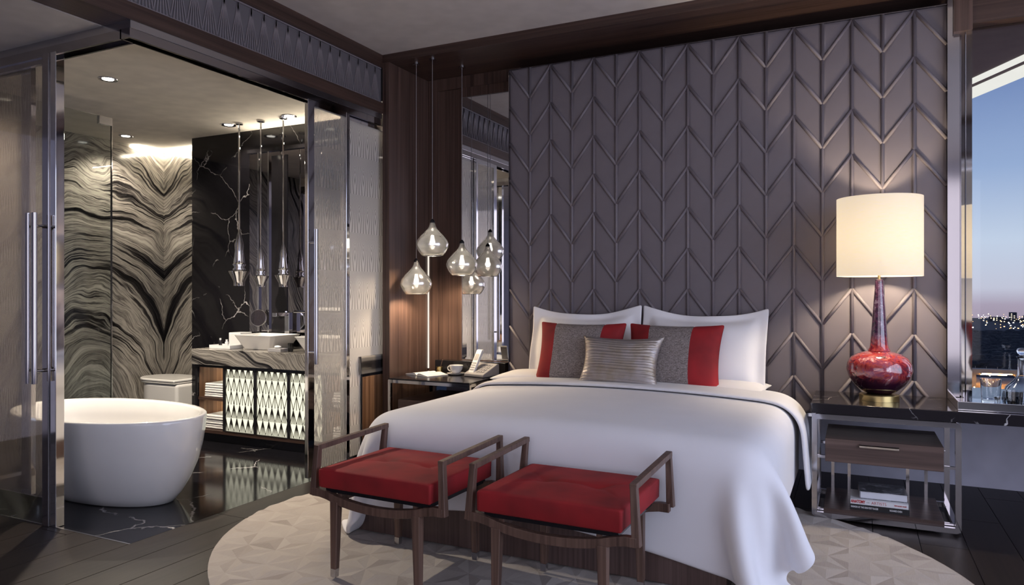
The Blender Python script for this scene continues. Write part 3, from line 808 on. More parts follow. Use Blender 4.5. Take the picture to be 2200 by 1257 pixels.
def pad(poly):
    """padded panel: polygon in x-z with a bevelled, inset front"""
    cx_ = sum(p[0] for p in poly)/len(poly); cz_ = sum(p[1] for p in poly)/len(poly)
    def ins(d):
        return [(p[0] + (cx_-p[0]) * min(.9, d/max(.02, abs(cx_-p[0])+1e-6)) * .8, p[1] + (cz_-p[1]) * min(.9, d/max(.03, math.hypot(cx_-p[0], cz_-p[1])))) for p in poly]
    n = len(poly); mb = MB(); lv = [(poly, .018), (ins(.0005), .010), (ins(.004), .0085), (ins(.03), .0075)]
    for pl, y_ in lv: mb.v += [(p[0], y_, p[1]) for p in pl]
    for l in range(3):
        for k in range(n): k2 = (k+1) % n; mb.f.append((l*n+k, l*n+k2, (l+1)*n+k2, (l+1)*n+k))
    mb.f.append(tuple(3*n+k for k in range(n))); return mb
shared = {}
for i in range(NC):
    xa = i * cwid; xb = xa + cwid
    for k in range(-1, 10):
        poly = [(xa, zl(i,k)), (xb, zl(i+1,k)), (xb, zl(i+1,k+1)), (xa, zl(i,k+1))]
        full = all(HZ0 < p[1] < HZ1 for p in poly)
        if not full:
            poly = clipz(clipz(poly, HZ0, 1), HZ1, -1)
            if len(poly) < 3 or max(p[1] for p in poly) - min(p[1] for p in poly) < .012: continue
        ox, oz = xa, zl(i,k)
        key = i % 2 if full else None
        if key is not None and key in shared: me = shared[key]
        else:
            me = pad([(p[0]-ox, p[1]-oz) for p in poly]).mesh('panel'); me.materials.append(M['leather'])
            me.polygons.foreach_set('use_smooth', [True]*len(me.polygons))
            if key is not None: shared[key] = me
        o = link('panel', me, None, hb); o.location = (HX0 + ox - hb.location.x, 0, oz - HZ0)
RR = .0105
vr = MB().tube([(0,0,HZ0),(0,0,HZ1)], RR, 8).mesh('rib'); vr.materials.append(M['leather'])
for p in vr.polygons: p.use_smooth = True
for i in range(1, NC):
    o = link('rib', vr, None, hb); o.location = (HX0 + i*cwid - hb.location.x, .0065, -HZ0)
dm = []
for sgn in (-1, 1):
    me = MB().tube([(0,0,0),(cwid,0,sgn*DROP)], RR, 8).mesh('chevron_rib'); me.materials.append(M['leather'])
    for p in me.polygons: p.use_smooth = True
    dm.append(me)
for i in range(NC):
    for k in range(0, 10):
        if min(zl(i,k), zl(i+1,k)) < HZ0: continue
        o = link('chevron_rib', dm[0] if i % 2 == 0 else dm[1], None, hb)
        o.location = (HX0 + i*cwid - hb.location.x, .0065, zl(i,k) - HZ0)

# ---- bed
BX0, BX1, BY0, BY1 = -2.20, -.47, 2.88, 4.60
bed = thing('bed', 'low walnut bed base carrying a thick white mattress', 'bed', ((BX0+BX1)/2, 3.7, 0))
obj('base', B(-2.226, -.45, 2.870, BY1, 0.022, .30), M['wood_base'], bed, bevel=.003)
obj('mattress', B(BX0, BX1, BY0 + .01, BY1, .301, .575), M['pillow'], bed, bevel=.07, seg=4)

# ---- duvet draped over the bed: a small cloth relaxation
def drape():
    nx, ny = 74, 58
    L, R_, HEAD, FOOT = BX0 - .40, BX1 + .53, 4.36, BY0 - .33
    xs = np.linspace(L, R_, nx); ys = np.linspace(HEAD, FOOT, ny)
    P = np.zeros((ny, nx, 3)); P[..., 0] = xs[None, :]; P[..., 1] = ys[:, None]; P[..., 2] = .68
    rng = np.random.default_rng(5); P[..., 2] += rng.normal(0, .004, (ny, nx))
    # skew: the foot hangs a little longer on the right
    P[..., 1] -= (np.clip((P[..., 0] + 1.3) / 1.3, 0, 1)**1.5 * .17 + np.clip((-1.6 - P[..., 0]), 0, 1) * .08) * (np.linspace(0, 1, ny)[:, None])
    rest = P.copy(); rest[..., 2] = 0
    V = np.zeros_like(P)
    c = np.array([(BX0+BX1+.15)/2, (2.885 + 5.2)/2, -.4]); r = .10; th = .030
    hx = np.array([(BX1-BX0+.15)/2 + .005, (5.2 - 2.885)/2, .4 + .575]) - r
    cons = []
    def add(di, dj, k, stride):
        for par in range(stride):
            if dj == 0:   sl = (slice(par, ny - di, stride), slice(0, nx)); s2 = (slice(par + di, ny, stride), slice(0, nx))
            elif di == 0: sl = (slice(0, ny), slice(par, nx - dj, stride)); s2 = (slice(0, ny), slice(par + dj, nx, stride))
            else:
                j0 = max(0, -dj); j1 = nx - max(0, dj)
                sl = (slice(par, ny - di, stride), slice(j0, j1)); s2 = (slice(par + di, ny, stride), slice(j0 + dj, j1 + dj))
            a = rest[sl]; n1 = a.shape[0]; n2 = a.shape[1]
            b = rest[s2][:n1, :n2]; n1 = min(n1, b.shape[0]); n2 = min(n2, b.shape[1])
            d0 = np.linalg.norm(rest[sl][:n1, :n2] - rest[s2][:n1, :n2], axis=2)
            cons.append((sl, s2, n1, n2, d0, k))
    add(1,0,1.0,2); add(0,1,1.0,2); add(1,1,.6,2); add(1,-1,.6,2); add(2,0,.07,4); add(0,2,.07,4); add(4,0,.015,8); add(0,4,.015,8)
    dt = 1/50.
    for step in range(190):
        V[..., 2] -= 4.0 * dt; V *= .97
        # the quilt's own weight swings the hanging sides in against the mattress
        q0 = P - c; out = np.maximum(np.abs(q0) - hx, 0) * np.sign(q0); out[..., 2] = 0; lo = np.linalg.norm(out, axis=2, keepdims=True)
        V -= np.where((P[..., 2:3] < .52) & (lo > .13), out / (lo + 1e-9) * np.where(q0[..., 0:1] > .6, 2.2, 3.2) * dt, 0)
        Q = P + V * dt
        for it in range(12):
            for sl, s2, n1, n2, d0, k in cons:
                a = Q[sl][:n1, :n2]; b = Q[s2][:n1, :n2]; d = b - a; l = np.linalg.norm(d, axis=2) + 1e-9
                cr_ = (d * ((l - d0) / l * .5 * k)[..., None])
                Q[sl][:n1, :n2] += cr_; Q[s2][:n1, :n2] -= cr_
            q = Q - c; aq = np.abs(q) - hx; mx = np.maximum(aq, 0); ln = np.linalg.norm(mx, axis=2)
            sd = ln + np.minimum(aq.max(axis=2), 0) - r
            hit = sd < th
            nrm_ = np.where((ln > 1e-6)[..., None], mx / (ln[..., None] + 1e-9), 0) * np.sign(q)
            nrm_ = np.where((ln <= 1e-6)[..., None], np.array([0, 0, 1.0]), nrm_)
            Q += np.where(hit[..., None], nrm_ * (th - sd)[..., None], 0)
            if it == 11:   # friction
                dv = Q - P; tn = dv - nrm_ * (dv * nrm_).sum(2, keepdims=True)
                Q -= np.where(hit[..., None], tn * .35, 0)
            Q[..., 2] = np.maximum(Q[..., 2], .035)
            # stay clear of the left nightstand and of the two stools
            if step > 110:
                lim = np.where((Q[..., 0] > -2.12) & (Q[..., 0] < -.62), 2.836, 2.66); Q[..., 1] = np.maximum(Q[..., 1], lim)
            Q[0, 12:-12, :2] = rest[0, 12:-12, :2]
        V = (Q - P) / dt; P = Q
    # smooth once
    for _ in range(2):
        A = P.copy(); A[1:-1, 1:-1] = .5 * P[1:-1, 1:-1] + .125 * (P[:-2, 1:-1] + P[2:, 1:-1] + P[1:-1, :-2] + P[1:-1, 2:]); P = A
    # quilt crown
    f = np.clip(1 - ((P[..., 0] - c[0]) / .86)**2, 0, 1) * np.clip((P[..., 2] - .5) / .1, 0, 1)
    P[..., 2] += .030 * f
    return P
DP = drape()
def grid_mesh(P):   # rows run from head to foot
    ny, nx, _ = P.shape; mb = MB(); mb.v = [tuple(map(float, p)) for p in P.reshape(-1, 3)]
    for j in range(ny-1):
        for i in range(nx-1):
            a = j*nx + i; mb.f.append((a, a+1, a+nx+1, a+nx))
    return mb
def normals(P):
    gx = np.gradient(P, axis=1); gy = np.gradient(P, axis=0); n = np.cross(gy, gx); n /= np.linalg.norm(n, axis=2, keepdims=True) + 1e-9
    return n * np.where(n[..., 2:3] < -.3, -1, 1) if False else n
dv = thing('duvet', 'white duvet spread over the bed with its top edge turned down', 'duvet', ((BX0+BX1)/2, 3.6, .6))
def cloth_obj(name, P, thick):
    mb = grid_mesh(P); me = bpy.data.meshes.new(name); L0 = dv.location
    me.from_pydata([(x - L0.x, y - L0.y, z - L0.z) for x, y, z in mb.v], [], [tuple(reversed(q)) for q in mb.f] if FLIP else mb.f); me.update()
    me.polygons.foreach_set('use_smooth', [True] * len(me.polygons))
    o = link(name, me, M['duvet'], dv)
    md = o.modifiers.new('thick', 'SOLIDIFY'); md.thickness = thick; md.offset = -1
    md = o.modifiers.new('sub', 'SUBSURF'); md.levels = 1; md.render_levels = 2
    return o
# orient faces so that the normals on top of the bed point up
e1 = DP[20, 31] - DP[20, 30]; e2 = DP[21, 31] - DP[20, 31]; FLIP = np.cross(e1, e2)[2] < 0
cloth_obj('cover', DP, .028)
NB = normals(DP)
if NB[20, 30, 2] < 0: NB = -NB
rows = 11
taper = np.ones((rows, 1, 1)); 
FB = DP[:rows] + NB[:rows] * .029
FB[-1] = DP[rows-1] + NB[rows-1] * .025; FB[-1, :, 1] -= .006
# the flap hangs a little further down at the right
wgt = np.clip((np.arange(FB.shape[1]) - (FB.shape[1] - 16)) / 15.0, 0, 1)[None, :, None]
FB = FB + wgt * np.array([.05, -.03, -.015])
cloth_obj('turned_edge', FB, .021)

# ---- pillows and cushions
def pillow_pts(w, h, th, nu=28, nv=22, flange=0, ear=.05, sag=0, seed=1, wrinkle=0, pw=.5):
    rng = random.Random(seed); ph = [rng.uniform(0, 6) for _ in range(6)]
    def surf(side):
        G = []
        for j in range(nv + 1):
            v = -1 + 2*j/nv; row = []
            for i in range(nu + 1):
                u = -1 + 2*i/nu
                fu = 1 - flange/(w/2); fv = 1 - flange/(h/2)
                uu, vv = (u/fu, v/fv) if flange else (u, v)
                inside = max(0, 1 - abs(uu)**3.2) * max(0, 1 - abs(vv)**3.2) if abs(uu) < 1 and abs(vv) < 1 else 0
                t_ = th/2 * inside**pw
                x = w/2*u*(1 - ear*(1 - v*v)); z = h/2*v*(1 - ear*(1 - u*u))
                z -= sag * max(0, v) * (1 - u*u)
                y_ = t_ * side
                if flange: y_ += .010*math.sin(3.1*u*2 + ph[0]) * (1 - inside) * max(0, abs(v)) + .008*math.sin(5*v + ph[1])*(1 - inside)
                y_ += side * wrinkle * math.sin(v*55 + 1.6*math.sin(u*3 + ph[2]) + 1.1*math.sin(v*9 + ph[4]) + ph[3]) * (inside**.3) * (.5 + .5*abs(u)) if wrinkle else 0
                row.append((x, y_ + side*.003, z + h/2))
            G.append(row)
        return G
    return surf(-1), surf(1)
def pillow_mesh(front, back, cols=None):
    mb = MB()
    nv, nu = len(front), len(front[0])
    for G in (front, back):
        b = len(mb.v); mb.v += [p for r in G for p in r]
        for j in range(nv-1):
            for i in range(nu-1):
                if cols and not (cols[0] <= i < cols[1]): continue
                a = b + j*nu + i; mb.f.append((a, a+1, a+nu+1, a+nu))
    if not cols:
        n = nv*nu; ring = [i for i in range(nu)] + [j*nu + nu-1 for j in range(1, nv)] + [(nv-1)*nu + i for i in range(nu-2, -1, -1)] + [j*nu for j in range(nv-2, 0, -1)]
        for k in range(len(ring)): a, c_ = ring[k], ring[(k+1) % len(ring)]; mb.f.append((a, c_, n + c_, n + a))
    return mb
def place(root, lean, rz=0, tilt=0): root.rotation_euler = (lean, tilt, rz)
for (x, lab, sd_) in ((-1.635, 'white flanged pillow upright against the left half of the headboard', 2), (-.868, 'white flanged pillow upright against the right half of the headboard', 5)):
    p = thing('pillow', lab, 'pillow', (x, 4.445, .585), 0, 'white upright pillows'); place(p, math.radians(-15), 0, math.radians(1 if x > -1 else -1))
    F_, K_ = pillow_pts(.78, .545, .17, flange=.06, ear=.015, sag=.06, seed=sd_)
    lobj('case', pillow_mesh(F_, K_), M['pillow'], p, smooth=True, sub=1)
for (x, lab) in ((-1.80, 'white sleeping pillow lying flat behind the left upright pillow'), (-.86, 'white sleeping pillow lying flat behind the right upright pillow')):
    p = thing('flat_pillow', lab, 'pillow', (x, 4.30, .60), 0, 'white pillows lying flat'); p.rotation_euler = (math.radians(-88), 0, 0); p.location.z = .625; p.location.y = 4.24
    F_, K_ = pillow_pts(.82, .34, .085, ear=.05, seed=9)
    lobj('case', pillow_mesh(F_, K_), M['pillow'], p, smooth=True, sub=1)
# striped cushions
m_, ntm, om = newmat('woven_taupe')
g1 = noise(ntm, ocoord(ntm, (60, 60, 420)), 1, 3, .7); g2 = noise(ntm, ocoord(ntm), 180, 2)
gg = math_(ntm, 'ADD', math_(ntm, 'MULTIPLY', g1, .6), math_(ntm, 'MULTIPLY', g2, .4))
pbsdf(ntm, om, color=ramp(ntm, gg, [(.38, (.085,.066,.058)), (.52, (.24,.20,.185)), (.64, (.37,.325,.305))]), rough=.7, normal=bump(ntm, g1, .5, .002)); M['weave'] = m_
def stripe_cushion(x, y, z, lab, cuts, rz):
    c_ = thing('striped_cushion', lab, 'cushion', (x, y, z), 0, 'red and taupe cushions'); place(c_, math.radians(-20), rz)
    F_, K_ = pillow_pts(.585, .43, .15, nu=30, nv=22, ear=.075, seed=4, pw=.55)
    a, b = cuts
    lobj('red_band', pillow_mesh(F_, K_, (0, a)), M['red'], c_, smooth=True, sub=1)
    lobj('woven_panel', pillow_mesh(F_, K_, (a, b)), M['weave'], c_, smooth=True, sub=1)
    lobj('red_band', pillow_mesh(F_, K_, (b, 30)), M['red'], c_, smooth=True, sub=1)
stripe_cushion(-1.602, 4.27, .60, 'taupe cushion with red end bands leaning on the left pillow', (6, 23), .02)
stripe_cushion(-1.000, 4.27, .60, 'taupe cushion with red end bands leaning on the right pillow', (7, 21), -.02)
m_, ntm, om = newmat('pleated_silver')
g1 = noise(ntm, ocoord(ntm, (5, 5, 150)), 1, 4, .6); g3 = noise(ntm, ocoord(ntm), 12, 3)
pbsdf(ntm, om, color=ramp(ntm, g3, [(.35, (.42,.36,.29)), (.6, (.50,.46,.45))]), rough=.30, metal=.75, normal=bump(ntm, g1, .55, .010)); M['silver'] = m_
c_ = thing('pleated_cushion', 'small pleated silver lumbar cushion in front of the red-banded cushions', 'cushion', (-1.292, 4.13, .618)); place(c_, math.radians(-22), -.03)
F_, K_ = pillow_pts(.52, .335, .13, nu=36, nv=120, ear=.125, seed=8, wrinkle=.0030, pw=.5)
lobj('case', pillow_mesh(F_, K_), M['silver'], c_, smooth=True)

# ---- two stools at the foot of the bed
def make_stool(lab, loc, rz):
    s_ = thing('bench_stool', lab, 'stool', loc, rz, 'red stools at the foot of the bed')
    # seat cushion, tufted along an H of seams
    mb = MB(); W_, D_, z0_, z1_ = .278, .237, .388, .468; nu, nv = 56, 48
    def top(x, y):
        d1 = math.hypot(x + .11, y); d2 = math.hypot(x - .11, y)
        seam = abs(y) if abs(x) < .11 else min(abs(abs(y) - (abs(x) - .11) * .9) * 1.2 + .004, .2)
        dep = .010*math.exp(-(d1/.04)**2) + .010*math.exp(-(d2/.04)**2) + .0075*math.exp(-(seam/.012)**2) * max(0, 1 - (max(0, abs(x) - .11)/.13))
        edge = .003 * (max(0, abs(x)/W_ - .94)/.06)**2 + .003 * (max(0, abs(y)/D_ - .94)/.06)**2
        crown = .008 * (1 - (x/W_)**2) * (1 - (y/D_)**2)
        return z1_ + crown - dep - edge
    for j in range(nv+1):
        for i in range(nu+1):
            x = -W_ + 2*W_*i/nu; y = -D_ + 2*D_*j/nv; mb.v.append((x, y, top(x, y)))
    n0 = nu + 1
    for j in range(nv):
        for i in range(nu): a = j*n0+i; mb.f.append((a, a+1, a+n0+1, a+n0))
    ring = [i for i in range(n0)] + [j*n0+nu for j in range(1, nv+1)] + [nv*n0+i for i in range(nu-1, -1, -1)] + [j*n0 for j in range(nv-1, 0, -1)]
    b = len(mb.v); m_n = len(ring)
    for r_ in ring: x, y, z = mb.v[r_]; mb.v.append((x*1.004, y*1.004, z - .005))
    for r_ in ring: x, y, z = mb.v[r_]; mb.v.append((x*1.0, y*1.0, z0_ + .006))
    for r_ in ring: x, y, z = mb.v[r_]; mb.v.append((x*.975, y*.975, z0_))
    for k in range(m_n):
        k2 = (k+1) % m_n; mb.f.append((ring[k], ring[k2], b+k2, b+k)); mb.f.append((b+k, b+k2, b+m_n+k2, b+m_n+k)); mb.f.append((b+m_n+k, b+m_n+k2, b+2*m_n+k2, b+2*m_n+k))
    mb.f.append(tuple(b+2*m_n+k for k in range(m_n)))
    lobj('seat', mb, M['red'], s_, smooth=True)
    WD = M['wood_stool']
    for sy in (-1, 1):
        y = sy * .215
        pts = []
        for k in range(17):
            x = -.327 + .654*k/16; z = .362 - .040*max(0, 1 - (x/.26)**2)**.8; pts.append((x, y, z))
        rb = MB()
        for k in range(16): pass
        # rectangular swept rail
        for (x, yy, z) in pts: rb.v += [(x, yy-.015, z-.017), (x, yy+.015, z-.017), (x, yy+.015, z+.017), (x, yy-.015, z+.017)]
        for k in range(16):
            for q in range(4): rb.f.append((k*4+q, k*4+(q+1)%4, (k+1)*4+(q+1)%4, (k+1)*4+q))
        rb.f.append((0,1,2,3)); rb.f.append((64,65,66,67))
        lobj('front_rail' if sy < 0 else 'back_rail', rb, WD, s_, bevel=.003)
        for sx_ in (-1, 1):
            lg = lobj('leg', MB().bar((sx_*.205, y, .335), (sx_*.210, sy*.217, .055), .038, .036, .027, .026, up=(0,1,0)), WD, s_, bevel=.003)
            lobj('ferrule', MB().bar((sx_*.210, sy*.217, .056), (sx_*.211, sy*.218, .022), .026, .025, .024, .023, up=(0,1,0)), M['steel'], lg)
    for sx_ in (-1, 1):
        x0_, x1_ = sx_*.325, sx_*.312
        arm = MB().bar((x0_, -.215, .346), (x1_, -.205, .550), .030, .030, .024, .026, up=(0,1,0))
        lobj('arm_post', arm, WD, s_, bevel=.003)
        lobj('arm_post', MB().bar((x0_, .235, .360), (x1_, .252, .566), .030, .030, .022, .024, up=(0,1,0)), WD, s_, bevel=.003)
        lobj('armrest', MB().bar((x1_, -.218, .546), (x1_, .263, .562), .026, .022), WD, s_, bevel=.003)
        lobj('seat_bearer', MB().bar((sx_*.19, -.21, .352), (sx_*.19, .21, .352), .022, .03), WD, s_)
    lobj('seat_board', B(-.26, .26, -.215, .215, .368, .386), M['black'], s_)
    return s_
make_stool('red velvet stool with walnut arms, the left of the two at the bed foot', (-1.728, 2.560, .0), -.035)
make_stool('red velvet stool with walnut arms, the right of the two at the bed foot', (-.980, 2.560, .0), -.02)

# ---- long black marble shelf on the right
sl = obj('marble_shelf', B(-.212, 2.34, 4.105, 4.628, .560, .615), M['marble_slab'], bevel=.003, origin=(1.0, 4.36, .56)); tag(sl, 'long black marble shelf running from the nightstand under the window', 'shelf')

# ---- right nightstand: chrome loop frame, hung drawer, low shelf
ns = thing('nightstand', 'chrome framed nightstand with walnut drawer under the table lamp', 'nightstand', (.13, 4.35, 0))
def rect_loop(x0, x1, y, z0, z1, w, rad=.025):
    # square-section rounded loop in the x-z plane
    def ring(x0,x1,z0,z1,r):
        pts = []
        for cx_, cz_, a0 in ((x1-r, z0+r, -90), (x1-r, z1-r, 0), (x0+r, z1-r, 90), (x0+r, z0+r, 180)):
            for k in range(5): a = math.radians(a0 + 22.5*k); pts.append((cx_ + r*math.cos(a), cz_ + r*math.sin(a)))
        return pts
    O = ring(x0,x1,z0,z1,rad); I = ring(x0+w,x1-w,z0+w,z1-w,max(.004, rad-w)); mb = MB(); n = len(O)
    for pl, yy in ((O, y), (I, y), (O, y+w), (I, y+w)): mb.v += [(p[0], yy, p[1]) for p in pl]
    for k in range(n):
        k2 = (k+1) % n
        mb.f += [(k,k2,n+k2,n+k), (2*n+k,2*n+k2,3*n+k2,3*n+k), (k,k2,2*n+k2,2*n+k), (n+k,n+k2,3*n+k2,3*n+k)]
    return mb
obj('front_frame', rect_loop(-.207, .470, 4.098, 0.0145, .5585, .026), M['chrome_mid'], ns)
obj('back_frame', rect_loop(-.207, .470, 4.585, 0.0145, .5585, .026), M['chrome_mid'], ns)
for x in (-.207, .444):
    obj('side_bar', B(x, x + .026, 4.124, 4.585, .0145, .036), M['chrome_mid'], ns)
    obj('side_bar', B(x, x + .026, 4.124, 4.585, .535, .558), M['chrome_mid'], ns)
dw = obj('drawer', B(-.142, .396, 4.115, 4.56, .312, .433), M['wood_drawer'], ns, bevel=.002)
obj('drawer_front', B(-.142, .396, 4.100, 4.1145, .312, .433), M['wood_drawer'], dw, bevel=.002)
obj('handle', MB().prism([(4.100,.398),(4.082,.402),(4.078,.412),(4.100,.420)], .02, .20, 'x'), M['chrome'], dw)
for (x, a) in ((-.207+.026, -.142), (.396, .444)):
    obj('drawer_bracket', B(x, a, 4.13, 4.145, .322, .336), M['chrome_mid'], ns); obj('drawer_bracket', B(x, a, 4.53, 4.545, .322, .336), M['chrome_mid'], ns)
for x in (-.115, -.03, .262, .350): obj('post', B(x - .008, x + .008, 4.50, 4.516, .062, .312), M['chrome_mid'], ns)
obj('lower_shelf', B(-.150, .400, 4.118, 4.57, .037, .062), M['wood_drawer'], ns, bevel=.002)
for (x, a) in ((-.207+.02, -.150), (.400, .450)):
    obj('shelf_bracket', B(x, a, 4.135, 4.150, .040, .054), M['chrome_mid'], ns); obj('shelf_bracket', B(x, a, 4.53, 4.545, .040, .054), M['chrome_mid'], ns)

# ---- three stacked books
M['paper'] = plain('book_pages', (.62,.62,.66), .8)
M['bk_black'] = plain('book_black', (.012,.012,.014), .4); M['bk_white'] = plain('book_white', (.70,.69,.70), .4); M['bk_red'] = plain('book_red_ink', (.42,.02,.025), .5)
m_, ntm, om = newmat('book_photo_cover'); f = noise(ntm, ocoord(ntm, (1,1.6,1)), 18, 6, .7, 1.2)
pbsdf(ntm, om, color=ramp(ntm, f, [(.42, (.02,.022,.025)), (.55, (.10,.10,.115)), (.68, (.42,.42,.46))]), rough=.3); M['bk_photo'] = m_
def text(name, body, h, mat, parent, loc, stretch=1.0, bold=0):
    c_ = bpy.data.curves.new(name, 'FONT'); c_.body = body; c_.size = h; c_.extrude = .0002; c_.offset = bold; c_.align_x = 'LEFT'; c_.align_y = 'CENTER'
    o = bpy.data.objects.new(name, c_); COL.objects.link(o)
    me = bpy.data.meshes.new_from_object(o.evaluated_get(bpy.context.evaluated_depsgraph_get())); bpy.data.objects.remove(o)
    o = link(name, me, None, parent); me.materials.clear(); me.materials.append(mat)
    o.location = Vector(loc) ; o.rotation_euler = (PI/2, 0, 0); o.scale = (stretch, 1, 1); return o
def book(lab, x0, x1, y0, y1, z0, z1, cov, spine_front, rz=0):
    cx_, cy_ = (x0+x1)/2, (y0+y1)/2
    b_ = thing('book', lab, 'book', (cx_, cy_, z0), rz, 'books on the low nightstand shelf')
    w, d, h = (x1-x0)/2, (y1-y0)/2, z1-z0; c = .0025
    lobj('cover', MB().box(-w, w, -d, d, 0, c).box(-w, w, -d, d, h-c, h), cov, b_)
    if spine_front: lobj('spine', B(-w, w, -d, -d + c, c, h-c), cov, b_)
    else: lobj('spine', B(-w, -w + c, -d, d, c, h-c), M['grey_pl'], b_)
    lobj('pages', B(-w + .004, w - .004, -d + (.003 if spine_front else .004), d - .004, c, h-c), M['paper'], b_)
    return b_
bk = book('black book lowest in the stack with white spine lettering', -.025, .250, 4.150, 4.36, .0625, .0905, M['bk_black'], True)
text('spine_title', 'FASHION AT THE GREATEST PLACES', .0125, M['bk_white'], bk, (-.132, -.1056, .015), .62, .0003)
text('spine_author', 'RICHARD OVEN', .0125, M['bk_white'], bk, (.048, -.1056, .015), .62, .0003)
bk = book('white book in the middle of the stack with red spine lettering', -.022, .246, 4.155, 4.36, .0910, .1160, M['bk_white'], True)
text('spine_title', 'ANATOMY', .021, M['bk_red'], bk, (-.131, -.1031, .0135), .64, .0010)
text('spine_word', 'FOR', .009, M['grey_pl'], bk, (-.058, -.1031, .0135), .8, .0)
text('spine_title', 'ARTISTS', .021, M['bk_red'], bk, (-.036, -.1031, .0130), .92, -.0002)
text('spine_author', 'FERNAND GHER', .008, M['bk_red'], bk, (.070, -.1031, .0125), .95, .0003)
book('thick book on top of the stack with a dark photographic cover', .018, .242, 4.185, 4.38, .1165, .1560, M['bk_photo'], False, .04)

# ---- table lamp
LX, LY = .118, 4.365
lp = thing('table_lamp', 'table lamp with red mottled glass body and white drum shade', 'lamp', (LX, LY, .615))
obj('base', MB().lathe([(.098,0),(.098,.030),(.094,.034),(.06,.036)], (LX,LY,.6155), 48), M['brass'], lp, smooth='angle')
m_, ntm, om = newmat('red_art_glass')
v = ocoord(ntm); a1 = noise(ntm, v, 9, 6, .7, 1.0); a2 = nd(ntm, 'ShaderNodeTexVoronoi', {'Vector': v, 'Scale': 38.0}).outputs['Distance']
zz = nd(ntm, 'ShaderNodeSeparateXYZ', {0: v}).outputs['Z']
colr = ramp(ntm, a1, [(.36, (.03,.005,.018)), (.44, (.22,.010,.022)), (.50, (.46,.06,.04)), (.55, (.20,.03,.08)), (.60, (.50,.09,.08)), (.67, (.72,.50,.50))])
band = nd(ntm, 'ShaderNodeMapRange', {'Value': math_(ntm, 'ADD', zz, math_(ntm, 'MULTIPLY', a1, .06)), 'From Min': .125, 'From Max': .195}, interpolation_type='SMOOTHSTEP').outputs[0]
cmix = nd(ntm, 'ShaderNodeMix', {0: band, 6: (.030,.005,.016,1), 7: colr}, data_type='RGBA').outputs[2]
neckm = nd(ntm, 'ShaderNodeMapRange', {'Value': zz, 'From Min': .30, 'From Max': .36}).outputs[0]
neckc = ramp(ntm, noise(ntm, v, 30, 5, .7), [(.40, (.025,.008,.028)), (.55, (.09,.03,.07)), (.70, (.38,.30,.36))])
cmix = nd(ntm, 'ShaderNodeMix', {0: math_(ntm, 'MULTIPLY', neckm, .95), 6: cmix, 7: neckc}, data_type='RGBA').outputs[2]
pbsdf(ntm, om, color=cmix, rough=.12, spec=.7, coat=1.0, coatr=.03, normal=bump(ntm, a2, .15, .004)); M['artglass'] = m_
body = [(.058,.036),(.085,.050),(.125,.085),(.152,.125),(.163,.165),(.158,.200),(.138,.232),(.105,.252),(.062,.264),(.052,.266)]
obj('body', MB().lathe(body, (LX,LY,.6155), 64), M['artglass'], lp, smooth=True)
neck = [(.052,.262),(.056,.270),(.048,.284),(.0445,.30),(.038,.38),(.030,.50),(.022,.60),(.019,.655),(.006,.658)]
obj('neck', MB().lathe(neck, (LX,LY,.6155), 40), M['artglass'], lp, smooth='angle')
obj('finial_stem', MB().lathe([(.007,0),(.007,.08),(.012,.085),(.012,.13)], (LX,LY,1.273), 16), M['brass'], lp, smooth='angle')
m_, ntm, om = newmat('linen_shade')
fz = noise(ntm, ocoord(ntm, (30,30,400)), 1, 2); 
cz = ramp(ntm, fz, [(.3, (.90,.84,.72)), (.7, (.96,.91,.82))])
d_ = nd(ntm, 'ShaderNodeBsdfDiffuse', {'Color': cz}); t_ = nd(ntm, 'ShaderNodeBsdfTranslucent', {'Color': cz})
mx = nd(ntm, 'ShaderNodeMixShader', {0: .75, 1: d_.outputs[0], 2: t_.outputs[0]}); em_ = nd(ntm, 'ShaderNodeEmission', {'Color': (1,.94,.84,1), 'Strength': .16}); ad_ = nd(ntm, 'ShaderNodeAddShader', {0: mx.outputs[0], 1: em_.outputs[0]}); ntm.links.new(ad_.outputs[0], om.inputs[0]); M['shade'] = m_
obj('shade', MB().shell([(.2115,.0),(.2115,.425),(.2095,.425),(.2095,.0),(.2115,.0)], (LX,LY,1.288), 64), M['shade'], lp, smooth='angle')
obj('spider', MB().tube([(LX-.21,LY,1.36),(LX+.21,LY,1.36)], .003).tube([(LX,LY-.21,1.36),(LX,LY+.21,1.36)], .003), M['brass'], lp)
M['bulb'] = emit('lamp_bulb', (1.0,.82,.55), 30.0)
obj('bulb', MB().lathe([(.001,0),(.014,.004),(.016,.03),(.032,.07),(.030,.095),(.012,.112),(.001,.115)], (LX,LY,1.42), 20), M['bulb'], lp, smooth=True)
l = bpy.data.lights.new('table_lamp_bulb', 'POINT'); l.energy = 58; l.color = (1,.82,.58); l.shadow_soft_size = .05
o = bpy.data.objects.new('lamp_light', l); COL.objects.link(o); o.parent = lp; o.location = (0, 0, .85)

# ---- glassware tray under the window
ty = thing('bar_tray', 'polished tray of glassware set on the marble shelf before the window', 'tray', (1.0, 4.38, .615))
obj('tray_base', B(.463, 2.2, 4.165, 4.592, .6155, .622), M['mirror_smoke'], ty)
obj('tray_front', B(.460, 2.2, 4.155, 4.165, .6155, .659), M['chrome'], ty, bevel=.002)
obj('tray_side', B(.460, .470, 4.165, 4.592, .6155, .659), M['chrome'], ty, bevel=.002)
def tumbler(x, y, r, h, lab):
    g_ = thing('tumbler', lab, 'glass', (x, y, .6225), 0, 'tumblers on the bar tray')
    obj('bowl', MB().lathe([(r*.86,0),(r,h),(r*.94,h),(r*.80,h*.16),(.001,h*.13)], (x,y,.6226), 28), M['crystal'], g_, smooth='angle')
tumbler(.640, 4.45, .048, .125, 'tall clear tumbler nearest the chrome window jamb')
tumbler(.715, 4.30, .045, .085, 'short clear tumbler in front of the decanter')
tumbler(.655, 4.28, .026, .055, 'tiny clear shot glass between the tumblers')
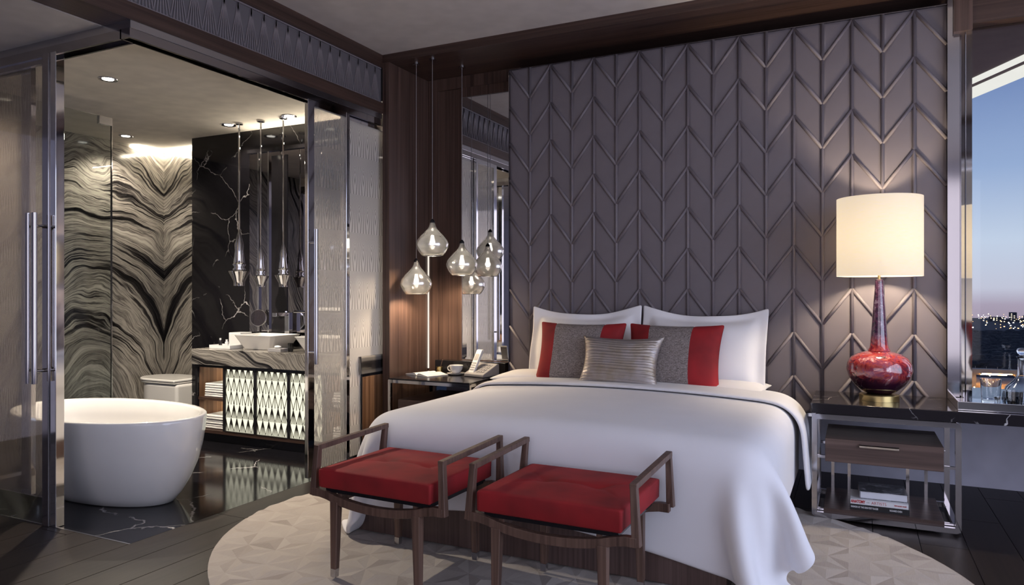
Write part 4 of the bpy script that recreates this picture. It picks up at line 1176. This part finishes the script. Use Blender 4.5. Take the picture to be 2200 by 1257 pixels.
tumbler(.86, 4.30, .045, .085, 'short clear tumbler at the edge of the picture')
dc = thing('decanter', 'clear glass decanter with ball stopper on the bar tray', 'decanter', (.775, 4.45, .6225))
obj('bottle', MB().lathe([(.075,0),(.085,.02),(.085,.05),(.07,.09),(.035,.125),(.020,.155),(.018,.235),(.024,.245),(.021,.247),(.015,.235),(.016,.15),(.060,.085),(.076,.045),(.066,.012),(.001,.010)], (.775,4.45,.6226), 36), M['crystal'], dc, smooth=True)
obj('stopper', MB().lathe([(.001,0),(.014,.002),(.014,.022),(.010,.026),(.020,.034),(.025,.046),(.020,.058),(.001,.064)], (.775,4.45,.852), 24), M['crystal'], dc, smooth=True)

# ---- left nightstand
nl = thing('nightstand', 'chrome nightstand with smoked glass top below the hanging pendants', 'nightstand', (-2.67, 4.52, 0))
lx0, lx1, ly0, ly1, lz = -3.0, -2.335, 4.20, 4.82, .590
obj('glass_top', B(lx0 + .004, lx1 - .004, ly0 + .004, ly1, lz - .010, lz), M['black'], nl)
obj('front_frame', rect_loop(lx0, lx1, ly0, .0015, lz - .010, .022, .006), M['chrome_mid'], nl)
obj('back_frame', rect_loop(lx0, lx1, ly1 - .022, .0015, lz - .010, .022, .006), M['chrome_mid'], nl)
for x in (lx0, lx1 - .022):
    for z in (.0015, lz - .032): obj('side_bar', B(x, x + .022, ly0 + .022, ly1 - .022, z, z + .021), M['chrome_mid'], nl)
dw = obj('drawer', B(-2.93, -2.40, 4.235, 4.78, .312, .440), M['wood_drawer'], nl, bevel=.002)
obj('drawer_front', B(-2.93, -2.40, 4.222, 4.2345, .312, .440), M['wood_drawer'], dw, bevel=.002)
obj('handle', MB().prism([(4.222,.405),(4.202,.412),(4.200,.418),(4.222,.424)], -2.76, -2.57, 'x'), M['chrome_mid'], dw)
obj('upstand', B(-2.95, -2.34, 4.75, 4.822, lz + .0005, .676), M['black'], nl, bevel=.003)

# ---- things on the left nightstand
nbk = thing('open_notebook', 'open white notebook lying on the left nightstand', 'notebook', (-2.865, 4.50, .5905), -.35)
def page_sheet(s):
    pts = []
    n = 8
    top = [(s*(.004 + .125*k/n), .006 + .016*math.sin(PI*min(1,(k/n)*1.0)**.6) * (1 - k/n*.75)) for k in range(n+1)]
    poly = top + [(s*.130, .002), (s*.004, .002)]
    return MB().prism(poly, -.095, .095, 'y')
lobj('cover', B(-.135, .135, -.10, .10, 0, .002), M['grey_pl'], nbk)
for s_ in (-1, 1): lobj('page_block', page_sheet(s_), M['white'], nbk, smooth='angle')
pc = thing('pencil_cup', 'small brass pencil cup behind the open notebook', 'cup', (-2.855, 4.665, .5905))
lobj('cup', MB().lathe([(.024,0),(.024,.045),(.021,.045),(.021,.004),(.001,.004)], (0,0,0), 20), M['brass'], pc, smooth='angle')
pn = obj('pencil', MB().tube([(-2.86, 4.668, .596), (-2.825, 4.66, .690)], .004, 6), M['wood_stool'], smooth='angle', origin=(-2.86,4.668,.596)); tag(pn, 'slim pencil leaning out of the brass cup', 'pencil')
cu = thing('teacup', 'white teacup on the left nightstand beside the telephone', 'cup', (-2.672, 4.60, .600))
lobj('bowl', MB().lathe([(.024,0),(.030,.004),(.047,.030),(.053,.058),(.0505,.058),(.044,.030),(.027,.008),(.001,.006)], (0,0,.002), 32), M['porc'], cu, smooth='angle')
lobj('handle', MB().tube([(-.046 - .026*math.sin(a), 0, .034 + .019*math.cos(a)) for a in [PI*k/10 for k in range(11)]], .0045, 8), M['porc'], cu, smooth=True)
sa = thing('saucer', 'white saucer under the teacup', 'saucer', (-2.672, 4.60, .5903))
lobj('plate', MB().lathe([(.035,0),(.040,.002),(.070,.010),(.070,.012),(.036,.0055),(.001,.005)], (0,0,0), 32), M['porc'], sa, smooth='angle')
ph = thing('telephone', 'grey desk telephone with white cordless handset on the left nightstand', 'telephone', (-2.455, 4.60, .5905), -.25)
lobj('base', MB().prism([(-.09,0),(.085,0),(.085,.085),(.070,.090),(-.09,.022)], -.095, .095, 'x'), M['grey_pl'], ph, bevel=.006)
hs = lobj('handset', MB().prism([(-.075,.026),(-.055,.020),(.045,.175),(.040,.190),(.022,.188)], -.072, -.018, 'x'), M['white'], ph, bevel=.006)
def on_handset(t_, off): 
    a = Vector((0, -.075, .026)); b = Vector((0, .022, .188)); d = (b - a); n = Vector((0, -d.z, d.y)).normalized(); return a + d*t_ + n*off
p0_, p1_ = on_handset(.55, .001), on_handset(.82, .001)
lobj('screen', MB().bar((-.045, p0_.y, p0_.z), (-.045, p1_.y, p1_.z), .034, .002, up=(0,-1,.6)), M['grey_pl'], hs)
for r_ in range(4):
    for c_ in range(3):
        q = on_handset(.12 + .095*r_, .001); q2 = on_handset(.16 + .095*r_, .001); x = -.059 + .014*c_
        lobj('key', MB().bar((x, q.y, q.z), (x, q2.y, q2.z), .010, .003, up=(0,-1,.6)), M['grey_pl'], hs)
for r_ in range(4):
    for c_ in range(3):
        y = -.055 + .03*r_; z = .0225 + (y + .09)*.425 + .001
        lobj('base_key', MB().bar((.012 + .024*c_, y - .008, z - .0034), (.012 + .024*c_, y + .008, z + .0034), .016, .004), M['white'] if False else M['grey_pl'], ph)

# ---- niche mirror behind the left nightstand
nm = thing('wall_mirror', 'tall narrow mirror in the walnut niche behind the glass pendants', 'mirror', (-2.57, 4.84, .68))
obj('mirror_glass', B(-2.759, -2.30, 4.838, 4.8495, .680, 2.716), M['mirror'], nm)
obj('frame', MB().box(-2.765,-2.759,4.832,4.8495,.676,2.722).box(-2.759,-2.26,4.832,4.8495,2.716,2.79).box(-2.759,-2.26,4.832,4.8495,.672,.680), M['wood'], nm)
obj('side_frame', B(-2.300, -2.262, 4.80, 4.8495, .680, 2.716), M['chrome_dark'], nm)

# ---- three glass drop pendants
m_, ntm, om = newmat('mercury_glass')
lw = nd(ntm, 'ShaderNodeLayerWeight', {'Blend': .4}).outputs['Facing']
mot = noise(ntm, ocoord(ntm, (4,4,14)), 3, 3)
tl = nd(ntm, 'ShaderNodeBsdfTranslucent', {'Color': (.95,.92,.86,1)}); gs = nd(ntm, 'ShaderNodeBsdfGlossy', {'Color': (.86,.84,.82,1), 'Roughness': .10}); tp = nd(ntm, 'ShaderNodeBsdfTransparent', {'Color': (1,.98,.95,1)})
f1 = nd(ntm, 'ShaderNodeMapRange', {'Value': lw, 'From Min': .1, 'From Max': .95, 'To Min': .45, 'To Max': .9}).outputs[0]
x1_ = nd(ntm, 'ShaderNodeMixShader', {0: .35, 1: tl.outputs[0], 2: tp.outputs[0]})
f1 = math_(ntm, 'ADD', f1, math_(ntm, 'MULTIPLY', math_(ntm, 'SUBTRACT', mot, .5), .25))
x2_ = nd(ntm, 'ShaderNodeMixShader', {0: f1, 1: x1_.outputs[0], 2: gs.outputs[0]}); ntm.links.new(x2_.outputs[0], om.inputs[0]); M['mercury'] = m_
M['pbulb'] = emit('pendant_bulb', (1.0,.92,.80), 12.0)
M['cord'] = plain('pendant_cord', (.30,.28,.28), .4, .4)
def drop_pendant(x, y, z, lab):
    p = thing('glass_pendant', lab, 'pendant lamp', (x, y, z), 0, 'glass drop pendants over the left nightstand')
    prof = [(.072,0),(.078,.004),(.100,.032),(.114,.062),(.117,.085),(.108,.112),(.086,.142),(.058,.170),(.036,.195),(.023,.217),(.017,.240)]
    sh_ = obj('shade', MB().shell(prof, (x,y,z), 48), M['mercury'], p, smooth=True)
    obj('rim', MB().shell([(.072,0),(.078,.004),(.076,.005),(.071,.002),(.072,0)], (x,y,z), 48), M['steel'], sh_, smooth=True)
    obj('cap', MB().lathe([(.018,.238),(.018,.250),(.008,.262),(.004,.266)], (x,y,z), 20), M['black'], p, smooth='angle')
    obj('cord', MB().tube([(x,y,z+.262),(x,y,2.878)], .0022, 6), M['cord'], p)
    obj('canopy', MB().lathe([(.025,0),(.025,.006)], (x,y,2.8735), 20), M['chrome_dark'], p)
    obj('bulb', MB().lathe([(.001,0),(.016,.006),(.020,.025),(.014,.05),(.011,.075)], (x,y,z+.075), 16), M['pbulb'], p, smooth=True)
    l = bpy.data.lights.new('pendant_bulb', 'POINT'); l.energy = 3.0; l.color = (1,.88,.72); l.shadow_soft_size = .02
    o = bpy.data.objects.new('pendant_light', l); COL.objects.link(o); o.parent = p; o.location = (0, 0, .10)
    l = bpy.data.lights.new('pendant_down', 'SPOT'); l.energy = 16; l.color = (1,.78,.52); l.shadow_soft_size = .03; l.spot_size = 2.7; l.spot_blend = .5
    o = bpy.data.objects.new('pendant_downlight', l); COL.objects.link(o); o.parent = p; o.location = (0, 0, .012)
drop_pendant(-2.905, 4.42, 1.185, 'lowest glass drop pendant, hanging nearest the walnut side panel')
drop_pendant(-2.745, 4.386, 1.4635, 'highest glass drop pendant, hanging in front of the light strip')
drop_pendant(-2.640, 4.63, 1.327, 'glass drop pendant hanging close before the niche mirror')

# ================================================================== THE CITY BELOW
GZ = -58.8
m_, ntm, om = newmat('night_ground')
f = noise(ntm, ocoord(ntm, (.01,.01,.01), world=True), 1, 6)
pbsdf(ntm, om, color=ramp(ntm, f, [(.35, (.010,.012,.020)), (.7, (.030,.030,.042))]), rough=.9); M['ground'] = m_
g = obj('ground', B(-900, 1500, 60, 1990, GZ - 1, GZ), M['ground'], origin=(300, 1000, GZ)); g['kind'] = 'structure'
rc = random.Random(11)
# wooded belt: individual dark crowns near, one mass beyond
m_, ntm, om = newmat('dusk_foliage'); f = noise(ntm, ocoord(ntm), .6, 4)
pbsdf(ntm, om, color=ramp(ntm, f, [(.3, (.006,.009,.013)), (.7, (.018,.022,.028))]), rough=.95); M['leaf'] = m_
def crown(mb, x, y, r, h):
    n = 7; b = len(mb.v)
    rings = [(.55, .05), (1.0, .35), (.85, .68), (.35, .95)]
    for rr, hz in rings:
        for k in range(n):
            a = 2*PI*k/n + hz; q = rr * r * rc.uniform(.8, 1.15); mb.v.append((x + q*math.cos(a), y + q*math.sin(a), GZ + h*hz))
    for i in range(3):
        for k in range(n): k2 = (k+1) % n; mb.f.append((b+i*n+k, b+i*n+k2, b+(i+1)*n+k2, b+(i+1)*n+k))
    mb.f.append(tuple(b + 3*n + k for k in range(n)))
mb = MB()
for k in range(2600):
    y = rc.uniform(640, 1150); x = y * rc.uniform(-.02, .36); crown(mb, x, y, rc.uniform(5, 10), rc.uniform(6, 12))
me = bpy.data.meshes.new('wooded_belt'); me.from_pydata(mb.v, [], mb.f); me.update()
o = link('wooded_belt', me, M['leaf']); tag(o, 'dark belt of trees between the bridge and the far lights', 'trees'); o['kind'] = 'stuff'
# far town lights
M['lit_w'] = emit('town_light_white', (1.0,.90,.80), 5.0, False); M['lit_o'] = emit('town_light_amber', (1.0,.52,.20), 5.0, False)
for (nm_, mat, num, lab) in (('town_lights', M['lit_w'], 330, 'scattered white lights of the far town'), ('amber_town_lights', M['lit_o'], 260, 'scattered amber street lights of the far town')):
    mb = MB()
    for k in range(num):
        y = 1150 + 820 * rc.random()**.8; x = y * rc.uniform(-.02, .36); s = rc.uniform(.28, .85); z = GZ + rc.uniform(4, 12)
        mb.box(x - s, x + s, y - s, y + s, z, z + s*1.5)
    me = bpy.data.meshes.new(nm_); me.from_pydata(mb.v, [], mb.f); me.update()
    o = link(nm_, me, mat); tag(o, lab, 'lights'); o['kind'] = 'stuff'
# far blocks
M['block'] = plain('far_block', (.05,.05,.065), .9)
M['win_far'] = emit('far_window', (1.0,.80,.52), 2.2, False)
places = ['left of the tall block', 'beside the lit skyline', 'among the far lights']
for k, (tx, y, w, h) in enumerate([(.150,1780,26,9),(.158,1700,18,6),(.166,1820,12,18),(.174,1760,30,7),(.181,1850,16,11),(.190,1740,24,8)]):
    x = tx * y; b_ = thing('far_building', ['low wide block on the far horizon at the window jamb', 'small low house block just right of the jamb block', 'tallest slim tower on the far horizon',
        'long low hall on the far horizon right of the tower', 'mid-height block on the far horizon', 'low block on the far horizon at the picture edge'][k], 'building', (x, y, GZ), 0, 'far buildings on the horizon')
    lobj('walls', B(-w/2, w/2, 0, 14, 0, h), M['block'], b_)
    for i in range(int(w//5)):
        for j in range(int(h//4)):
            if rc.random() < .7: lobj('window', B(-w/2 + 1.5 + i*5, -w/2 + 3.6 + i*5, -.15, -.02, 1.5 + j*4, 3.2 + j*4), M['win_far'], b_)
# elevated road
M['concrete'] = plain('bridge_concrete', (.42,.36,.30), .85)
br = thing('road_bridge', 'elevated road bridge lit orange beyond the window', 'bridge', (90, 540, GZ))
obj('deck', B(-40, 230, 532, 548, GZ + 9.4, GZ + 11.0), M['concrete'], br)
obj('parapet', B(-40, 230, 531.6, 532, GZ + 11.0, GZ + 12.0), M['concrete'], br)
for k in range(11): 
    x = -30 + k * 24.5
    obj('pier', MB().box(x - 1.3, x + 1.3, 536, 544, GZ, GZ + 8.0).box(x - 3.4, x + 3.4, 534, 546, GZ + 8.0, GZ + 9.4), M['concrete'], br)
for k in range(46): obj('lamp_post', B(-36 + k*5.8 - .12, -36 + k*5.8 + .12, 531.7, 531.95, GZ + 12.0, GZ + 13.6), M['concrete'], br)
M['sodium'] = emit('sodium_lamp', (1.0,.50,.14), 60.0)
M['sodium_hot'] = emit('sodium_hot', (1.0,.72,.38), 30.0, False)
mb = MB()
for k in range(11): x = -18 + k*24.5; mb.box(x - 8, x + 8, 533, 533.6, GZ + 8.9, GZ + 9.2); mb.box(x - 8, x + 8, 551, 551.6, GZ + 6.5, GZ + 6.8)
obj('underdeck_lights', mb, M['sodium'], br)
M['yard'] = plain('lit_yard', (.40,.30,.22), .9)
yd = obj('lit_road', B(-40, 230, 470, 600, GZ, GZ + .2), M['yard'], origin=(90, 540, GZ)); yd['kind'] = 'structure'
mb = MB()
for k in range(90):
    x = rc.uniform(20, 180); y = rc.uniform(475, 590); s = rc.uniform(.18, .45); z = GZ + rc.uniform(.6, 5); mb.box(x-s, x+s, y-s, y+s, z, z+2*s)
me = bpy.data.meshes.new('road_lights'); me.from_pydata(mb.v, [], mb.f); me.update()
o = link('road_lights', me, M['sodium_hot']); tag(o, 'bright amber traffic and street lights under the bridge', 'lights'); o['kind'] = 'stuff'
